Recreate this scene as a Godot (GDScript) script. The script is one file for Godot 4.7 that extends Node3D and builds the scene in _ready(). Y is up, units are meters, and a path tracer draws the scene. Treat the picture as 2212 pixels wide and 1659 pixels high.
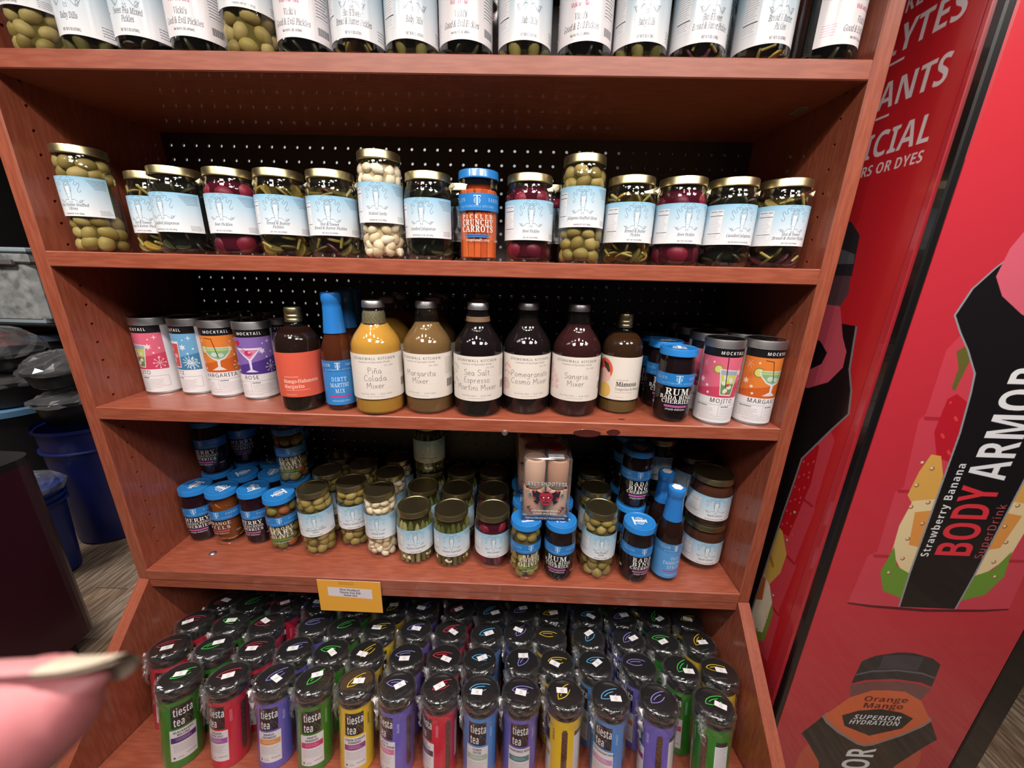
extends Node3D
# A shop shelf of pickles, drink mixers and tea, with a drinks cooler beside it. Metres, y up, floor at y = 0.

const YO := 1.44            # height of the camera-level datum above the floor
const S0 := 1.721           # shelf tops
const S1 := 1.461
const S2 := 1.202
const S3 := 0.852
const ZB := -0.262          # pegboard
const W := 1.19             # inner width of the shelf unit
const PAPER := 0.86         # real paper, paint and wood give back less light than a screen white
const TS := 2               # supersampling of the printed labels

var rng := RandomNumberGenerator.new()
var taken := {}
var M := {}
var G := {}                 # shared meshes
var F := {}                 # fonts


class MB:
	var v := PackedVector3Array()
	var n := PackedVector3Array()
	var uv := PackedVector2Array()
	var ix := PackedInt32Array()

	func vert(p: Vector3, nn: Vector3, t := Vector2.ZERO) -> int:
		v.append(p); n.append(nn); uv.append(t)
		return v.size() - 1

	func tri(a: int, b: int, c: int) -> void:
		var g := (v[b] - v[a]).cross(v[c] - v[a])
		if g.dot(n[a] + n[b] + n[c]) > 0.0:
			ix.append(a); ix.append(c); ix.append(b)
		else:
			ix.append(a); ix.append(b); ix.append(c)

	func quad(a: int, b: int, c: int, d: int) -> void:
		tri(a, b, c); tri(a, c, d)

	func flat(pts: Array, nn: Vector3, ts := []) -> void:
		var id := []
		for i in pts.size():
			id.append(vert(pts[i], nn, ts[i] if ts.size() > i else Vector2.ZERO))
		for i in range(1, pts.size() - 1):
			tri(id[0], id[i], id[i + 1])

	func face(a: Vector3, b: Vector3, c: Vector3, toward := Vector3.ZERO) -> void:   # flat triangle whose normal looks away from «toward»
		var g := (b - a).cross(c - a).normalized()
		if g.dot((a + b + c) / 3.0 - toward) < 0.0:
			g = -g
		tri(vert(a, g), vert(b, g), vert(c, g))

	func box(c: Vector3, s: Vector3, bev := 0.0) -> void:
		var h := s * 0.5
		for ax in 3:
			for sg in [-1.0, 1.0]:
				var nn := Vector3.ZERO
				nn[ax] = sg
				var p := []
				for k in [[-1, -1], [1, -1], [1, 1], [-1, 1]]:
					p.append(c + corner(h, bev, ax, sg, k[0], k[1]))
				flat(p, nn, [Vector2(0, 1), Vector2(1, 1), Vector2(1, 0), Vector2(0, 0)])
		if bev <= 0.0:
			return
		for ax in 3:
			var a1 := (ax + 1) % 3
			var a2 := (ax + 2) % 3
			for s1 in [-1.0, 1.0]:
				for s2 in [-1.0, 1.0]:
					var nn := Vector3.ZERO
					nn[a1] = s1 * 0.7071
					nn[a2] = s2 * 0.7071
					var p := []
					for e in [[-1.0, 0], [1.0, 0], [1.0, 1], [-1.0, 1]]:
						var q := Vector3.ZERO
						q[ax] = e[0] * (h[ax] - bev)
						q[a1] = s1 * (h[a1] - (bev if e[1] == 1 else 0.0))
						q[a2] = s2 * (h[a2] - (0.0 if e[1] == 1 else bev))
						p.append(c + q)
					flat(p, nn)
		for sx in [-1.0, 1.0]:
			for sy in [-1.0, 1.0]:
				for sz in [-1.0, 1.0]:
					var sg := Vector3(sx, sy, sz)
					var p := []
					for ax in 3:
						var q := h - Vector3.ONE * bev
						q[ax] = h[ax]
						p.append(c + q * sg)
					flat(p, sg.normalized())

	func corner(h: Vector3, bev: float, ax: int, sg: float, k1: int, k2: int) -> Vector3:
		var q := Vector3.ZERO
		q[ax] = sg * h[ax]
		q[(ax + 1) % 3] = k1 * (h[(ax + 1) % 3] - bev)
		q[(ax + 2) % 3] = k2 * (h[(ax + 2) % 3] - bev)
		return q

	func lathe(prof: Array, seg := 32, crease := 0.6, off := Vector3.ZERO) -> void:
		var nm := []
		for i in prof.size() - 1:
			var d: Vector2 = prof[i + 1] - prof[i]
			nm.append(Vector2(d.y, -d.x).normalized())
		for i in prof.size() - 1:
			var na: Vector2 = nm[i]
			var nb: Vector2 = nm[i]
			if i > 0 and nm[i - 1].dot(nm[i]) > crease:
				na = (nm[i - 1] + nm[i]).normalized()
			if i < nm.size() - 1 and nm[i + 1].dot(nm[i]) > crease:
				nb = (nm[i + 1] + nm[i]).normalized()
			var base := v.size()
			for k in seg + 1:
				var a := TAU * k / seg
				var s := sin(a)
				var c := cos(a)
				vert(off + Vector3(prof[i].x * s, prof[i].y, prof[i].x * c), Vector3(na.x * s, na.y, na.x * c), Vector2(float(k) / seg, 1.0 - float(i) / (prof.size() - 1)))
				vert(off + Vector3(prof[i + 1].x * s, prof[i + 1].y, prof[i + 1].x * c), Vector3(nb.x * s, nb.y, nb.x * c), Vector2(float(k) / seg, 1.0 - float(i + 1) / (prof.size() - 1)))
			for k in seg:
				var j := base + k * 2
				if prof[i].x > 1e-6:
					tri(j, j + 2, j + 3)
				if prof[i + 1].x > 1e-6:
					tri(j, j + 3, j + 1)

	func patch(r0: float, y0: float, r1: float, y1: float, a0: float, a1: float, seg := 24) -> void:   # a label laid round a jar, uv 0 to 1 across the print
		var base := v.size()
		for k in seg + 1:
			var t := float(k) / seg
			var a := lerpf(a0, a1, t)
			var nn := Vector3(sin(a), 0, cos(a))
			vert(Vector3(r0 * sin(a), y0, r0 * cos(a)), nn, Vector2(t, 1))
			vert(Vector3(r1 * sin(a), y1, r1 * cos(a)), nn, Vector2(t, 0))
		for k in seg:
			var j := base + k * 2
			quad(j, j + 2, j + 3, j + 1)

	func prism(poly: PackedVector2Array, z0: float, z1: float) -> void:    # an outline in x, y drawn out along z
		var t := Geometry2D.triangulate_polygon(poly)
		for s in [[z0, -1.0], [z1, 1.0]]:
			var id := []
			for p in poly:
				id.append(vert(Vector3(p.x, p.y, s[0]), Vector3(0, 0, s[1])))
			for i in range(0, t.size(), 3):
				tri(id[t[i]], id[t[i + 1]], id[t[i + 2]])
		var turn := 0.0
		for i in poly.size():
			turn += poly[i].cross(poly[(i + 1) % poly.size()])
		for i in poly.size():
			var a := poly[i]
			var b := poly[(i + 1) % poly.size()]
			var e := (b - a).normalized() * signf(turn)
			flat([Vector3(a.x, a.y, z0), Vector3(b.x, b.y, z0), Vector3(b.x, b.y, z1), Vector3(a.x, a.y, z1)], Vector3(e.y, -e.x, 0))

	func tube(pts: Array, rad: float, seg := 6) -> void:
		var rows := []
		for i in pts.size():
			var d: Vector3 = (pts[mini(i + 1, pts.size() - 1)] - pts[maxi(i - 1, 0)]).normalized()
			var u := d.cross(Vector3.UP if absf(d.y) < 0.9 else Vector3.RIGHT).normalized()
			var w := d.cross(u)
			var row := []
			for k in seg + 1:
				var a := TAU * k / seg
				var nn := u * cos(a) + w * sin(a)
				row.append(vert(pts[i] + nn * rad, nn))
			rows.append(row)
		for i in pts.size() - 1:
			for k in seg:
				quad(rows[i][k], rows[i][k + 1], rows[i + 1][k + 1], rows[i + 1][k])

	func holed(o: Vector3, eu: Vector3, ev: Vector3, nn: Vector3, us: Array, vs: Array, pitch: float, rad: float, deep: float, wid: float, hei: float) -> void:
		# a sheet from o, wid along eu and hei along ev, with round holes at (us, vs), each with a wall «deep» into the sheet
		var half := pitch * 0.5
		var cu := [0.0]
		for x in us:
			cu.append(x - half); cu.append(x + half)
		cu.append(wid)
		var cv := [0.0]
		for y in vs:
			cv.append(y - half); cv.append(y + half)
		cv.append(hei)
		for i in cu.size() - 1:
			for j in cv.size() - 1:
				var u0: float = cu[i]
				var u1: float = cu[i + 1]
				var v0: float = cv[j]
				var v1: float = cv[j + 1]
				if u1 - u0 < 1e-5 or v1 - v0 < 1e-5:
					continue
				if i % 2 == 1 and j % 2 == 1:
					var c := Vector2((u0 + u1) * 0.5, (v0 + v1) * 0.5)
					for k in 8:
						var a := TAU * (k - 0.5) / 8.0
						var b := TAU * (k + 0.5) / 8.0
						var q := []
						for t in [a, b]:
							var dir := Vector2(cos(t), sin(t))
							var sq := dir / maxf(absf(dir.x), absf(dir.y)) * half
							q.append([c + dir * rad, c + sq])
						var corner2 := []
						if k % 2 == 1:
							corner2 = [c + Vector2(signf(cos(TAU * k / 8.0)), signf(sin(TAU * k / 8.0))) * half]
						var ring: Array = [q[0][0], q[0][1]] + corner2 + [q[1][1], q[1][0]]
						var p3 := []
						for p in ring:
							p3.append(o + eu * p.x + ev * p.y)
						flat(p3, nn)
						if deep > 0.0:
							var i0: Vector3 = o + eu * q[0][0].x + ev * q[0][0].y
							var i1: Vector3 = o + eu * q[1][0].x + ev * q[1][0].y
							var inw: Vector3 = -(eu * cos(TAU * k / 8.0) + ev * sin(TAU * k / 8.0))
							flat([i0, i1, i1 - nn * deep, i0 - nn * deep], inw)
				else:
					flat([o + eu * u0 + ev * v0, o + eu * u1 + ev * v0, o + eu * u1 + ev * v1, o + eu * u0 + ev * v1], nn)

	func done() -> ArrayMesh:
		var a := []
		a.resize(Mesh.ARRAY_MAX)
		a[Mesh.ARRAY_VERTEX] = v
		a[Mesh.ARRAY_NORMAL] = n
		a[Mesh.ARRAY_TEX_UV] = uv
		a[Mesh.ARRAY_INDEX] = ix
		var m := ArrayMesh.new()
		m.add_surface_from_arrays(Mesh.PRIMITIVE_TRIANGLES, a)
		return m


class Cv:                       # a sheet of print: flat colour, line art and lettering
	var im: Image
	var w: int
	var h: int
	var ss: int
	static var glyphs := {}

	func _init(ww: int, hh: int, c: Color, s := 2) -> void:
		w = ww; h = hh; ss = s
		im = Image.create(w * ss, h * ss, false, Image.FORMAT_RGBA8)
		im.fill(c)

	func rect(x: float, y: float, ww: float, hh: float, c: Color) -> void:
		im.fill_rect(Rect2i(roundi(x * ss), roundi(y * ss), roundi(ww * ss), maxi(1, roundi(hh * ss))), c)

	func fade(x: float, y: float, ww: float, hh: float, a: Color, b: Color, pw := 1.0) -> void:    # printed colour run
		for k in roundi(hh * ss):
			im.fill_rect(Rect2i(roundi(x * ss), roundi(y * ss) + k, roundi(ww * ss), 1), a.lerp(b, pow(k / (hh * ss), pw)))

	func polys(cs: Array, c: Color) -> void:
		var ed := PackedFloat32Array()
		var lo := 1e9
		var hi := -1e9
		for ct in cs:
			var m: int = ct.size()
			for i in m:
				var a: Vector2 = ct[i] * ss
				var b: Vector2 = ct[(i + 1) % m] * ss
				lo = minf(lo, a.y); hi = maxf(hi, a.y)
				if a.y != b.y:
					ed.append(minf(a.y, b.y)); ed.append(maxf(a.y, b.y))
					ed.append(a.x if a.y < b.y else b.x)
					ed.append((b.x - a.x) / (b.y - a.y))
		for y in range(maxi(0, floori(lo)), mini(h * ss - 1, ceili(hi)) + 1):
			var yc := y + 0.5
			var xs := []
			for i in range(0, ed.size(), 4):
				if yc >= ed[i] and yc < ed[i + 1]:
					xs.append(ed[i + 2] + (yc - ed[i]) * ed[i + 3])
			xs.sort()
			for i in range(0, xs.size() - 1, 2):
				var x0 := roundi(xs[i])
				var x1 := roundi(xs[i + 1])
				if x1 > x0:
					im.fill_rect(Rect2i(x0, y, x1 - x0, 1), c)

	func poly(p: Array, c: Color) -> void:
		polys([p], c)

	func flatpoly(p: Array, c: Color) -> void:     # x0, y0, x1, y1 ...
		var q := []
		for i in range(0, p.size(), 2):
			q.append(Vector2(p[i], p[i + 1]))
		polys([q], c)

	func ell(x: float, y: float, rx: float, ry: float, c: Color, rot := 0.0, k := 20) -> void:
		var q := []
		for i in k:
			q.append(Vector2(x, y) + Vector2(cos(TAU * i / k) * rx, sin(TAU * i / k) * ry).rotated(rot))
		polys([q], c)

	func line(p: Array, wd: float, c: Color) -> void:
		for i in p.size() - 1:
			var d: Vector2 = p[i + 1] - p[i]
			if d.length() < 0.01:
				continue
			var s := Vector2(-d.y, d.x).normalized() * wd * 0.5
			var e := d.normalized() * wd * 0.25
			polys([[p[i] + s - e, p[i + 1] + s + e, p[i + 1] - s + e, p[i] - s - e]], c)

	func curve(p: Array, wd: float, c: Color, sc := 1.0, ox := 0.0, oy := 0.0, flip := false) -> void:     # smooth stroke through x0, y0, x1, y1 ...
		var q := []
		for i in range(0, p.size(), 2):
			q.append(Vector2(ox + (-p[i] if flip else p[i]) * sc, oy + p[i + 1] * sc))
		line(smooth(q), wd, c)

	static func smooth(q: Array, k := 5) -> Array:
		if q.size() < 3:
			return q
		var o := []
		for i in q.size() - 1:
			var a: Vector2 = q[maxi(i - 1, 0)]
			var b: Vector2 = q[i]
			var c: Vector2 = q[i + 1]
			var d: Vector2 = q[mini(i + 2, q.size() - 1)]
			for j in k:
				o.append(b.cubic_interpolate(c, a, d, float(j) / k))
		o.append(q[-1])
		return o

	func text(s: String, f: SystemFont, size: float, x: float, y: float, c: Color, al := 0.5, sx := 1.0, skew := 0.0, rot := 0.0, sp := 0.0) -> float:
		var ts := TextServerManager.get_primary_interface()
		var rid: RID = f.get_rids()[0]
		var k := size / 64.0
		var run := []
		var wide := 0.0
		for ch in s:
			var key := str(rid) + ch
			if not glyphs.has(key):
				var g := ts.font_get_glyph_index(rid, 64, ch.unicode_at(0), 0)
				var ct := ts.font_get_glyph_contours(rid, 64, g)
				var list := []
				var from := 0
				for e in ct.get("contours", []):
					var one := []
					for i in range(from, e + 1):
						one.append(Vector2(ct.points[i].x, ct.points[i].y))
					from = e + 1
					list.append(one)
				glyphs[key] = [ts.font_get_glyph_advance(rid, 64, g).x, list]
			run.append([wide, glyphs[key][1]])
			wide += glyphs[key][0] * k * sx + sp
		wide -= sp
		for r in run:
			var out := []
			for one in r[1]:
				var o := []
				for p in one:
					var t := Vector2(r[0] - wide * al + (p.x - p.y * skew) * k * sx, p.y * k)
					o.append(Vector2(x, y) + t.rotated(rot))
				out.append(o)
			if out.size():
				polys(out, c)
		return wide

	func fine(x: float, y: float, ww: float, cnt: int, dy: float, c: Color, sd := 1, th := 1.0) -> void:      # print too small to read
		var r := RandomNumberGenerator.new()
		r.seed = sd
		for i in cnt:
			var e := x
			var stop := x + ww * r.randf_range(0.72, 1.0)
			while e < stop:
				var l := r.randf_range(2.0, 7.0)
				rect(e, y + i * dy, minf(l, stop - e), th, c)
				e += l + 1.4

	func tex() -> ImageTexture:
		if ss > 1:
			im.resize(w, h, Image.INTERPOLATE_BILINEAR if ss == 2 else Image.INTERPOLATE_CUBIC)
		return ImageTexture.create_from_image(im)


# ------------------------------------------------------------------ helpers
func numbered(called: String) -> String:
	var k: int = taken.get(called, 0)
	taken[called] = k + 1
	return called if k == 0 else "%s_%03d" % [called, k]


func thing(called: String, label: String, cat: String, at: Vector3, turn := 0.0, group := "") -> Node3D:
	var o := Node3D.new()
	o.name = numbered(called)
	add_child(o)
	o.position = at
	o.rotation.y = turn
	tag(o, label, cat, group)
	return o


func tag(o: Node3D, label: String, cat: String, group := "") -> void:
	o.set_meta("label", label)
	o.set_meta("category", cat)
	if group:
		o.set_meta("group", group)


func part(parent: Node3D, called: String, mesh: Mesh, m: Material, at := Vector3.ZERO, b := Basis.IDENTITY) -> MeshInstance3D:
	var o := MeshInstance3D.new()
	o.name = called
	o.mesh = mesh
	o.material_override = m
	o.transform = Transform3D(b, at)
	parent.add_child(o, true)
	return o


func struct(called: String, mesh: Mesh, m: Material, at := Vector3.ZERO) -> MeshInstance3D:
	var o := part(self, called, mesh, m, at)
	o.set_meta("kind", "structure")
	return o


func mat(key: String, c: Color, rough := 0.6, metal := 0.0, coat := 0.0) -> StandardMaterial3D:
	if M.has(key):
		return M[key]
	var m := StandardMaterial3D.new()
	m.resource_name = key
	m.albedo_color = Color(c.r * PAPER, c.g * PAPER, c.b * PAPER, c.a)
	m.roughness = rough
	m.metallic = metal
	if coat > 0.0:
		m.clearcoat_enabled = true
		m.clearcoat = coat
		m.clearcoat_roughness = 0.06
	M[key] = m
	return m


func rgb(r: int, g: int, b: int) -> Color:
	return Color8(r, g, b)


func pane(key: String, alpha: float, rough := 0.03, c := Color.WHITE) -> StandardMaterial3D:
	if M.has(key):
		return M[key]
	var m := mat(key, Color(c.r, c.g, c.b, alpha), rough)
	m.transparency = BaseMaterial3D.TRANSPARENCY_ALPHA
	return m


func printed(key: String, t: Texture2D, rough := 0.45, coat := 0.0, clear := false) -> StandardMaterial3D:
	var m := mat(key, Color.WHITE, rough, 0.0, coat)
	m.albedo_texture = t
	m.texture_repeat = false
	if clear:
		m.transparency = BaseMaterial3D.TRANSPARENCY_ALPHA
	return m


func noise_tex(freq: float, cols: Array, offs: Array, size := 256, sd := 1, oct := 4, ns := FastNoiseLite.TYPE_SIMPLEX_SMOOTH) -> ImageTexture:
	var f := FastNoiseLite.new()
	f.seed = sd
	f.noise_type = ns
	f.frequency = freq
	f.fractal_octaves = oct
	var g := Gradient.new()
	g.offsets = PackedFloat32Array(offs)
	g.colors = PackedColorArray(cols)
	var src := f.get_seamless_image(size, size)
	var im := Image.create(size, size, false, Image.FORMAT_RGB8)
	for y in size:
		for x in size:
			im.set_pixel(x, y, g.sample(src.get_pixel(x, y).r))
	return ImageTexture.create_from_image(im)


func tri_mat(key: String, t: Texture2D, scale: Vector3, rough: float, coat := 0.0) -> StandardMaterial3D:
	var m := mat(key, Color.WHITE, rough, 0.0, coat)
	m.albedo_texture = t
	m.uv1_triplanar = true
	m.uv1_world_triplanar = true
	m.uv1_scale = scale
	return m


func solid(f: Callable) -> ArrayMesh:
	var b := MB.new()
	f.call(b)
	return b.done()


func lathed(key: String, prof: Array, seg := 32, crease := 0.6) -> ArrayMesh:
	if not G.has(key):
		var b := MB.new()
		b.lathe(prof, seg, crease)
		G[key] = b.done()
	return G[key]


func boxed(key: String, s: Vector3, bev: float, c := Vector3.ZERO) -> ArrayMesh:
	if not G.has(key):
		var b := MB.new()
		b.box(c, s, bev)
		G[key] = b.done()
	return G[key]


func patched(key: String, r: float, y0: float, y1: float, a0: float, a1: float) -> ArrayMesh:
	if not G.has(key):
		var b := MB.new()
		b.patch(r, y0, r, y1, deg_to_rad(a0), deg_to_rad(a1), 30)
		G[key] = b.done()
	return G[key]


func v2(a: Array) -> Array:
	var o := []
	for i in range(0, a.size(), 2):
		o.append(Vector2(a[i], a[i + 1]))
	return o

const CANS := [
	[0,0,"green",0.1320,0.1399,45], [0,1,"red",0.2197,0.1349,-7], [0,2,"purple",0.3067,0.1333,8], [0,3,"green",0.3817,0.1355,16], [0,4,"yellow",0.4610,0.1352,13],
	[0,5,"purple",0.5369,0.1392,-28], [0,6,"red",0.6162,0.1394,-47], [0,7,"blue",0.6908,0.1413,-5], [0,8,"purple",0.7640,0.1404,-3], [0,9,"yellow",0.8428,0.1402,-90],
	[0,10,"blue",0.9247,0.1398,-33], [0,11,"purple",1.0109,0.1427,-98], [0,12,"green",1.1089,0.1441,-136], [1,0,"red",0.0513,0.0736,23], [1,1,"green",0.1396,0.0715,-11],
	[1,2,"red",0.2259,0.0697,24], [1,3,"purple",0.3036,0.0679,29], [1,4,"green",0.3789,0.0701,-16], [1,5,"yellow",0.4514,0.0704,-11], [1,6,"purple",0.5333,0.0738,7],
	[1,7,"red",0.6102,0.0725,-16], [1,8,"blue",0.6819,0.0743,-53], [1,9,"purple",0.7669,0.0743,-23], [1,10,"yellow",0.8351,0.0729,-20], [1,11,"blue",0.9115,0.0722,-67],
	[1,12,"purple",0.9985,0.0721,-66], [1,13,"green",1.0800,0.0753,-47], [1,14,"yellow",1.1540,0.0768,-68], [2,0,"red",0.0423,0.0056,10], [2,1,"green",0.1242,0.0079,31],
	[2,2,"red",0.2035,0.0081,12], [2,3,"purple",0.3083,0.0003,-24], [2,4,"green",0.3760,0.0047,12], [2,5,"yellow",0.4537,0.0038,16], [2,6,"purple",0.5331,0.0029,-31],
	[2,7,"red",0.6101,0.0036,-27], [2,8,"blue",0.6892,0.0072,-10], [2,9,"purple",0.7602,0.0002,-32], [2,10,"yellow",0.8276,0.0053,-68], [2,11,"blue",0.9099,0.0047,-35],
	[2,12,"purple",0.9967,0.0058,-33], [2,13,"green",1.0704,0.0074,-79], [2,14,"yellow",1.1484,0.0057,-74], [3,0,"red",0.0564,-0.0583,36], [3,1,"green",0.1231,-0.0574,-7],
	[3,2,"red",0.2069,-0.0571,-1], [3,3,"purple",0.2856,-0.0612,20], [3,4,"green",0.3727,-0.0607,-1], [3,5,"yellow",0.4578,-0.0615,-37], [3,6,"purple",0.5334,-0.0625,-3],
	[3,7,"red",0.6182,-0.0614,1], [3,8,"blue",0.6943,-0.0581,-46], [3,9,"purple",0.7659,-0.0651,-42], [3,10,"yellow",0.8374,-0.0615,-23], [3,11,"blue",0.9201,-0.0616,-45],
	[3,12,"purple",1.0001,-0.0596,-81], [3,13,"green",1.0782,-0.0648,-47], [3,14,"yellow",1.1540,-0.0604,-42], [4,0,"green",0.0600,-0.1255,-17], [4,1,"red",0.1380,-0.1255,20],
	[4,2,"purple",0.2160,-0.1255,26], [4,3,"green",0.2941,-0.1261,-18], [4,4,"yellow",0.3720,-0.1262,-13], [4,5,"purple",0.4499,-0.1266,7], [4,6,"red",0.5278,-0.1277,-14],
	[4,7,"blue",0.6059,-0.1258,-49], [4,8,"purple",0.6840,-0.1255,-15], [4,9,"yellow",0.7617,-0.1304,-11], [4,10,"blue",0.8401,-0.1270,-58], [4,11,"purple",0.9179,-0.1271,-53],
	[4,12,"green",0.9960,-0.1255,-34], [4,13,"yellow",1.0737,-0.1300,-54],
]
const SPOT := 1.1
const PANEL := 1.2


# ------------------------------------------------------------------ printed matter
const INK := Color(0.22, 0.23, 0.27)
const HAND := {
	"P": [5.5, [1.2, 9, 1, 0], [0.4, 8.6, 3.5, 9.2, 5, 7.2, 3.6, 5, 1.2, 4.6]], "C": [6, [5.5, 7.5, 3.5, 9, 1, 6.5, 0.8, 2.5, 3, 0, 5.5, 1.2]],
	"M": [8, [0.8, 0, 1.2, 8.5, 3.5, 3, 6, 9, 6.8, 0]], "S": [5.5, [5, 7.8, 3, 9, 1, 7.5, 2, 5.2, 4.4, 4, 4.8, 1.5, 2.8, 0, 0.6, 1.2]],
	"E": [5, [4.8, 8.8, 2, 8.4, 1.6, 5.5, 3.8, 4.8], [1.6, 5.2, 0.8, 2.5, 2.4, 0.2, 5, 0.8]], "a": [5, [4, 4.2, 2.5, 5, 1, 3.5, 1, 1.2, 2.2, 0, 3.8, 1.2, 4, 4.5, 4.2, 0.8, 5, 0.2]],
	"o": [5, [2.5, 5, 0.8, 3.5, 1, 1, 2.6, 0, 4.2, 1.5, 4, 4, 2.5, 5]], "l": [2.5, [1, 9, 1, 1, 2, 0]], "d": [5.5, [4, 4.2, 2.5, 5, 1, 3.5, 1, 1.2, 2.2, 0, 4, 1.5], [4.2, 9, 4.2, 1, 5, 0.2]],
	"i": [2.2, [1, 5, 1, 0.5, 1.8, 0.2], [1, 7, 1.1, 7.4]], "x": [4.5, [0.5, 5, 4, 0], [4, 5, 0.5, 0]], "e": [4.6, [1, 2.6, 4, 3, 3.6, 4.7, 2.2, 5, 0.8, 3.2, 1, 1, 2.5, 0, 4.2, 1]],
	"r": [4, [0.8, 5, 1, 0], [1, 3, 2.2, 4.8, 3.8, 4.8]], "g": [5, [4, 4.4, 2.5, 5, 1, 3.5, 1.2, 1.5, 2.6, 1, 4, 2.5], [4.1, 5, 4, -2, 2.5, -3.4, 0.8, -2.5]],
	"t": [3.5, [1.6, 8, 1.6, 1, 2.8, 0.2], [0.2, 5.2, 3.2, 5.4]], "s": [4, [3.6, 4.2, 2.2, 5, 1, 4, 2, 2.8, 3.4, 1.8, 2.6, 0.2, 0.8, 0.4]],
	"p": [5, [0.8, 5, 1, -3.5], [1, 3.5, 2.6, 5, 4.2, 3.4, 3.6, 1, 1.2, 0.8]], "n": [5, [0.8, 5, 1, 0], [1, 3, 2.6, 5, 3.8, 4, 4, 0.6, 4.8, 0]],
	"ñ": [5, [0.8, 5, 1, 0], [1, 3, 2.6, 5, 3.8, 4, 4, 0.6, 4.8, 0], [1, 7, 2, 7.8, 3, 7, 4, 7.8]],
	"m": [7.5, [0.8, 5, 1, 0], [1, 3, 2.4, 5, 3.4, 3.8, 3.5, 0], [3.5, 3, 5, 5, 6.2, 3.8, 6.4, 0.4, 7.2, 0]], " ": [3],
}


func hand(cv: Cv, s: String, x: float, y: float, sc: float, c: Color) -> void:
	var wide := 0.0
	for ch in s:
		wide += HAND[ch][0] + 0.5
	var e := x - wide * sc * 0.5
	for ch in s:
		var g: Array = HAND[ch]
		for i in range(1, g.size()):
			var q := []
			for j in range(0, g[i].size(), 2):
				q.append(Vector2(e + g[i][j] * sc, y - g[i][j + 1] * sc))
			cv.line(Cv.smooth(q), 1.7, c)
		e += (g[0] + 0.5) * sc


func lady(cv: Cv, cx: float, top: float, k: float, c: Color) -> void:     # the line drawing on the pickle labels
	var wd := 1.5
	for f in [false, true]:
		cv.curve([6, 4, 14, 0, 24, 6, 22, 12, 14, 10, 10, 16, 18, 20, 26, 14, 34, 10, 36, 20, 30, 28, 38, 32, 46, 22, 52, 26, 46, 40, 40, 50, 44, 60, 50, 56, 52, 50], wd, c, k, cx, top, f)
		cv.curve([10, 26, 15, 34, 14, 52, 10, 70, 8, 84, 7, 92], wd, c, k, cx, top, f)
		cv.curve([10, 36, 11, 50, 7, 60, 0, 66], wd * 0.8, c, k, cx, top, f)
		cv.curve([7, 92, 18, 90, 32, 100, 42, 102, 48, 94, 40, 92, 38, 100, 54, 90], wd, c, k, cx, top, f)
		cv.curve([4, 47, 8, 46], wd * 0.8, c, k, cx, top, f)
		cv.curve([1, 102, 5, 98, 6, 104, 1, 106], wd * 0.8, c, k, cx, top, f)
	cv.ell(cx, top + 50 * k, 9 * k, 16 * k, Color(0.93, 0.95, 0.97))
	cv.ell(cx, top + 78 * k, 6 * k, 10 * k, Color(0.93, 0.95, 0.97))
	for p in [[-4, 48, -7, 48], [4, 48, 7, 48], [-2, 60, 2, 60], [0, 50, 1, 55], [-4, 78, 0, 81, 4, 78]]:
		cv.curve(p, wd * 0.7, c, k, cx, top)
	for p in [[-12, 34, -9, 18, 2, 10, 10, 18, 12, 32], [-9, 28, 0, 18, 8, 22, 2, 30, -7, 32], [-6, 22, 4, 14], [-10, 34, 0, 36, 10, 32], [-10, 44, -12, 60, -11, 72], [11, 44, 12, 62]]:
		cv.curve(p, wd, c, k, cx, top)


func pickle_label(key: String, lines: Array, net: String) -> StandardMaterial3D:
	if M.has("label " + key):
		return M["label " + key]
	var cv := Cv.new(440, 200, Color.WHITE, TS)
	cv.fade(0, 0, 440, 200, rgb(146, 200, 232), rgb(248, 246, 248), 0.62)
	lady(cv, 246, 5, 1.24, rgb(98, 108, 122))
	var y := 150.0 if lines.size() == 2 else 162.0
	for l in lines:
		cv.text(l, F.serif, 20, 246, y, rgb(58, 56, 66), 0.5, 0.86, 0.32)
		y += 19
	cv.text(net, F.sansb, 10, 246, 191, rgb(80, 78, 86), 0.5, 0.85)
	cv.rect(66, 26, 76, 146, rgb(206, 214, 222))
	cv.rect(67, 27, 74, 144, rgb(243, 243, 247))
	cv.text("Nutrition Facts", F.sansb, 10, 104, 38, INK, 0.5, 0.9)
	cv.fine(70, 43, 68, 2, 5, rgb(120, 120, 128), 3)
	cv.rect(69, 54, 70, 3, INK)
	cv.fine(70, 61, 68, 14, 5.6, rgb(130, 130, 138), 5)
	cv.rect(69, 142, 70, 2.4, INK)
	cv.fine(70, 148, 66, 4, 5, rgb(140, 140, 148), 8)
	for i in 7:
		cv.fine(342 + i * 5, 14 + i * 7, 92 - i * 5, 1, 5, rgb(76, 92, 112), 20 + i, 1.8)
	cv.fine(372, 166, 62, 4, 7, rgb(90, 96, 108), 31, 1.8)
	return printed("label " + key, cv.tex(), 0.24)


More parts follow.
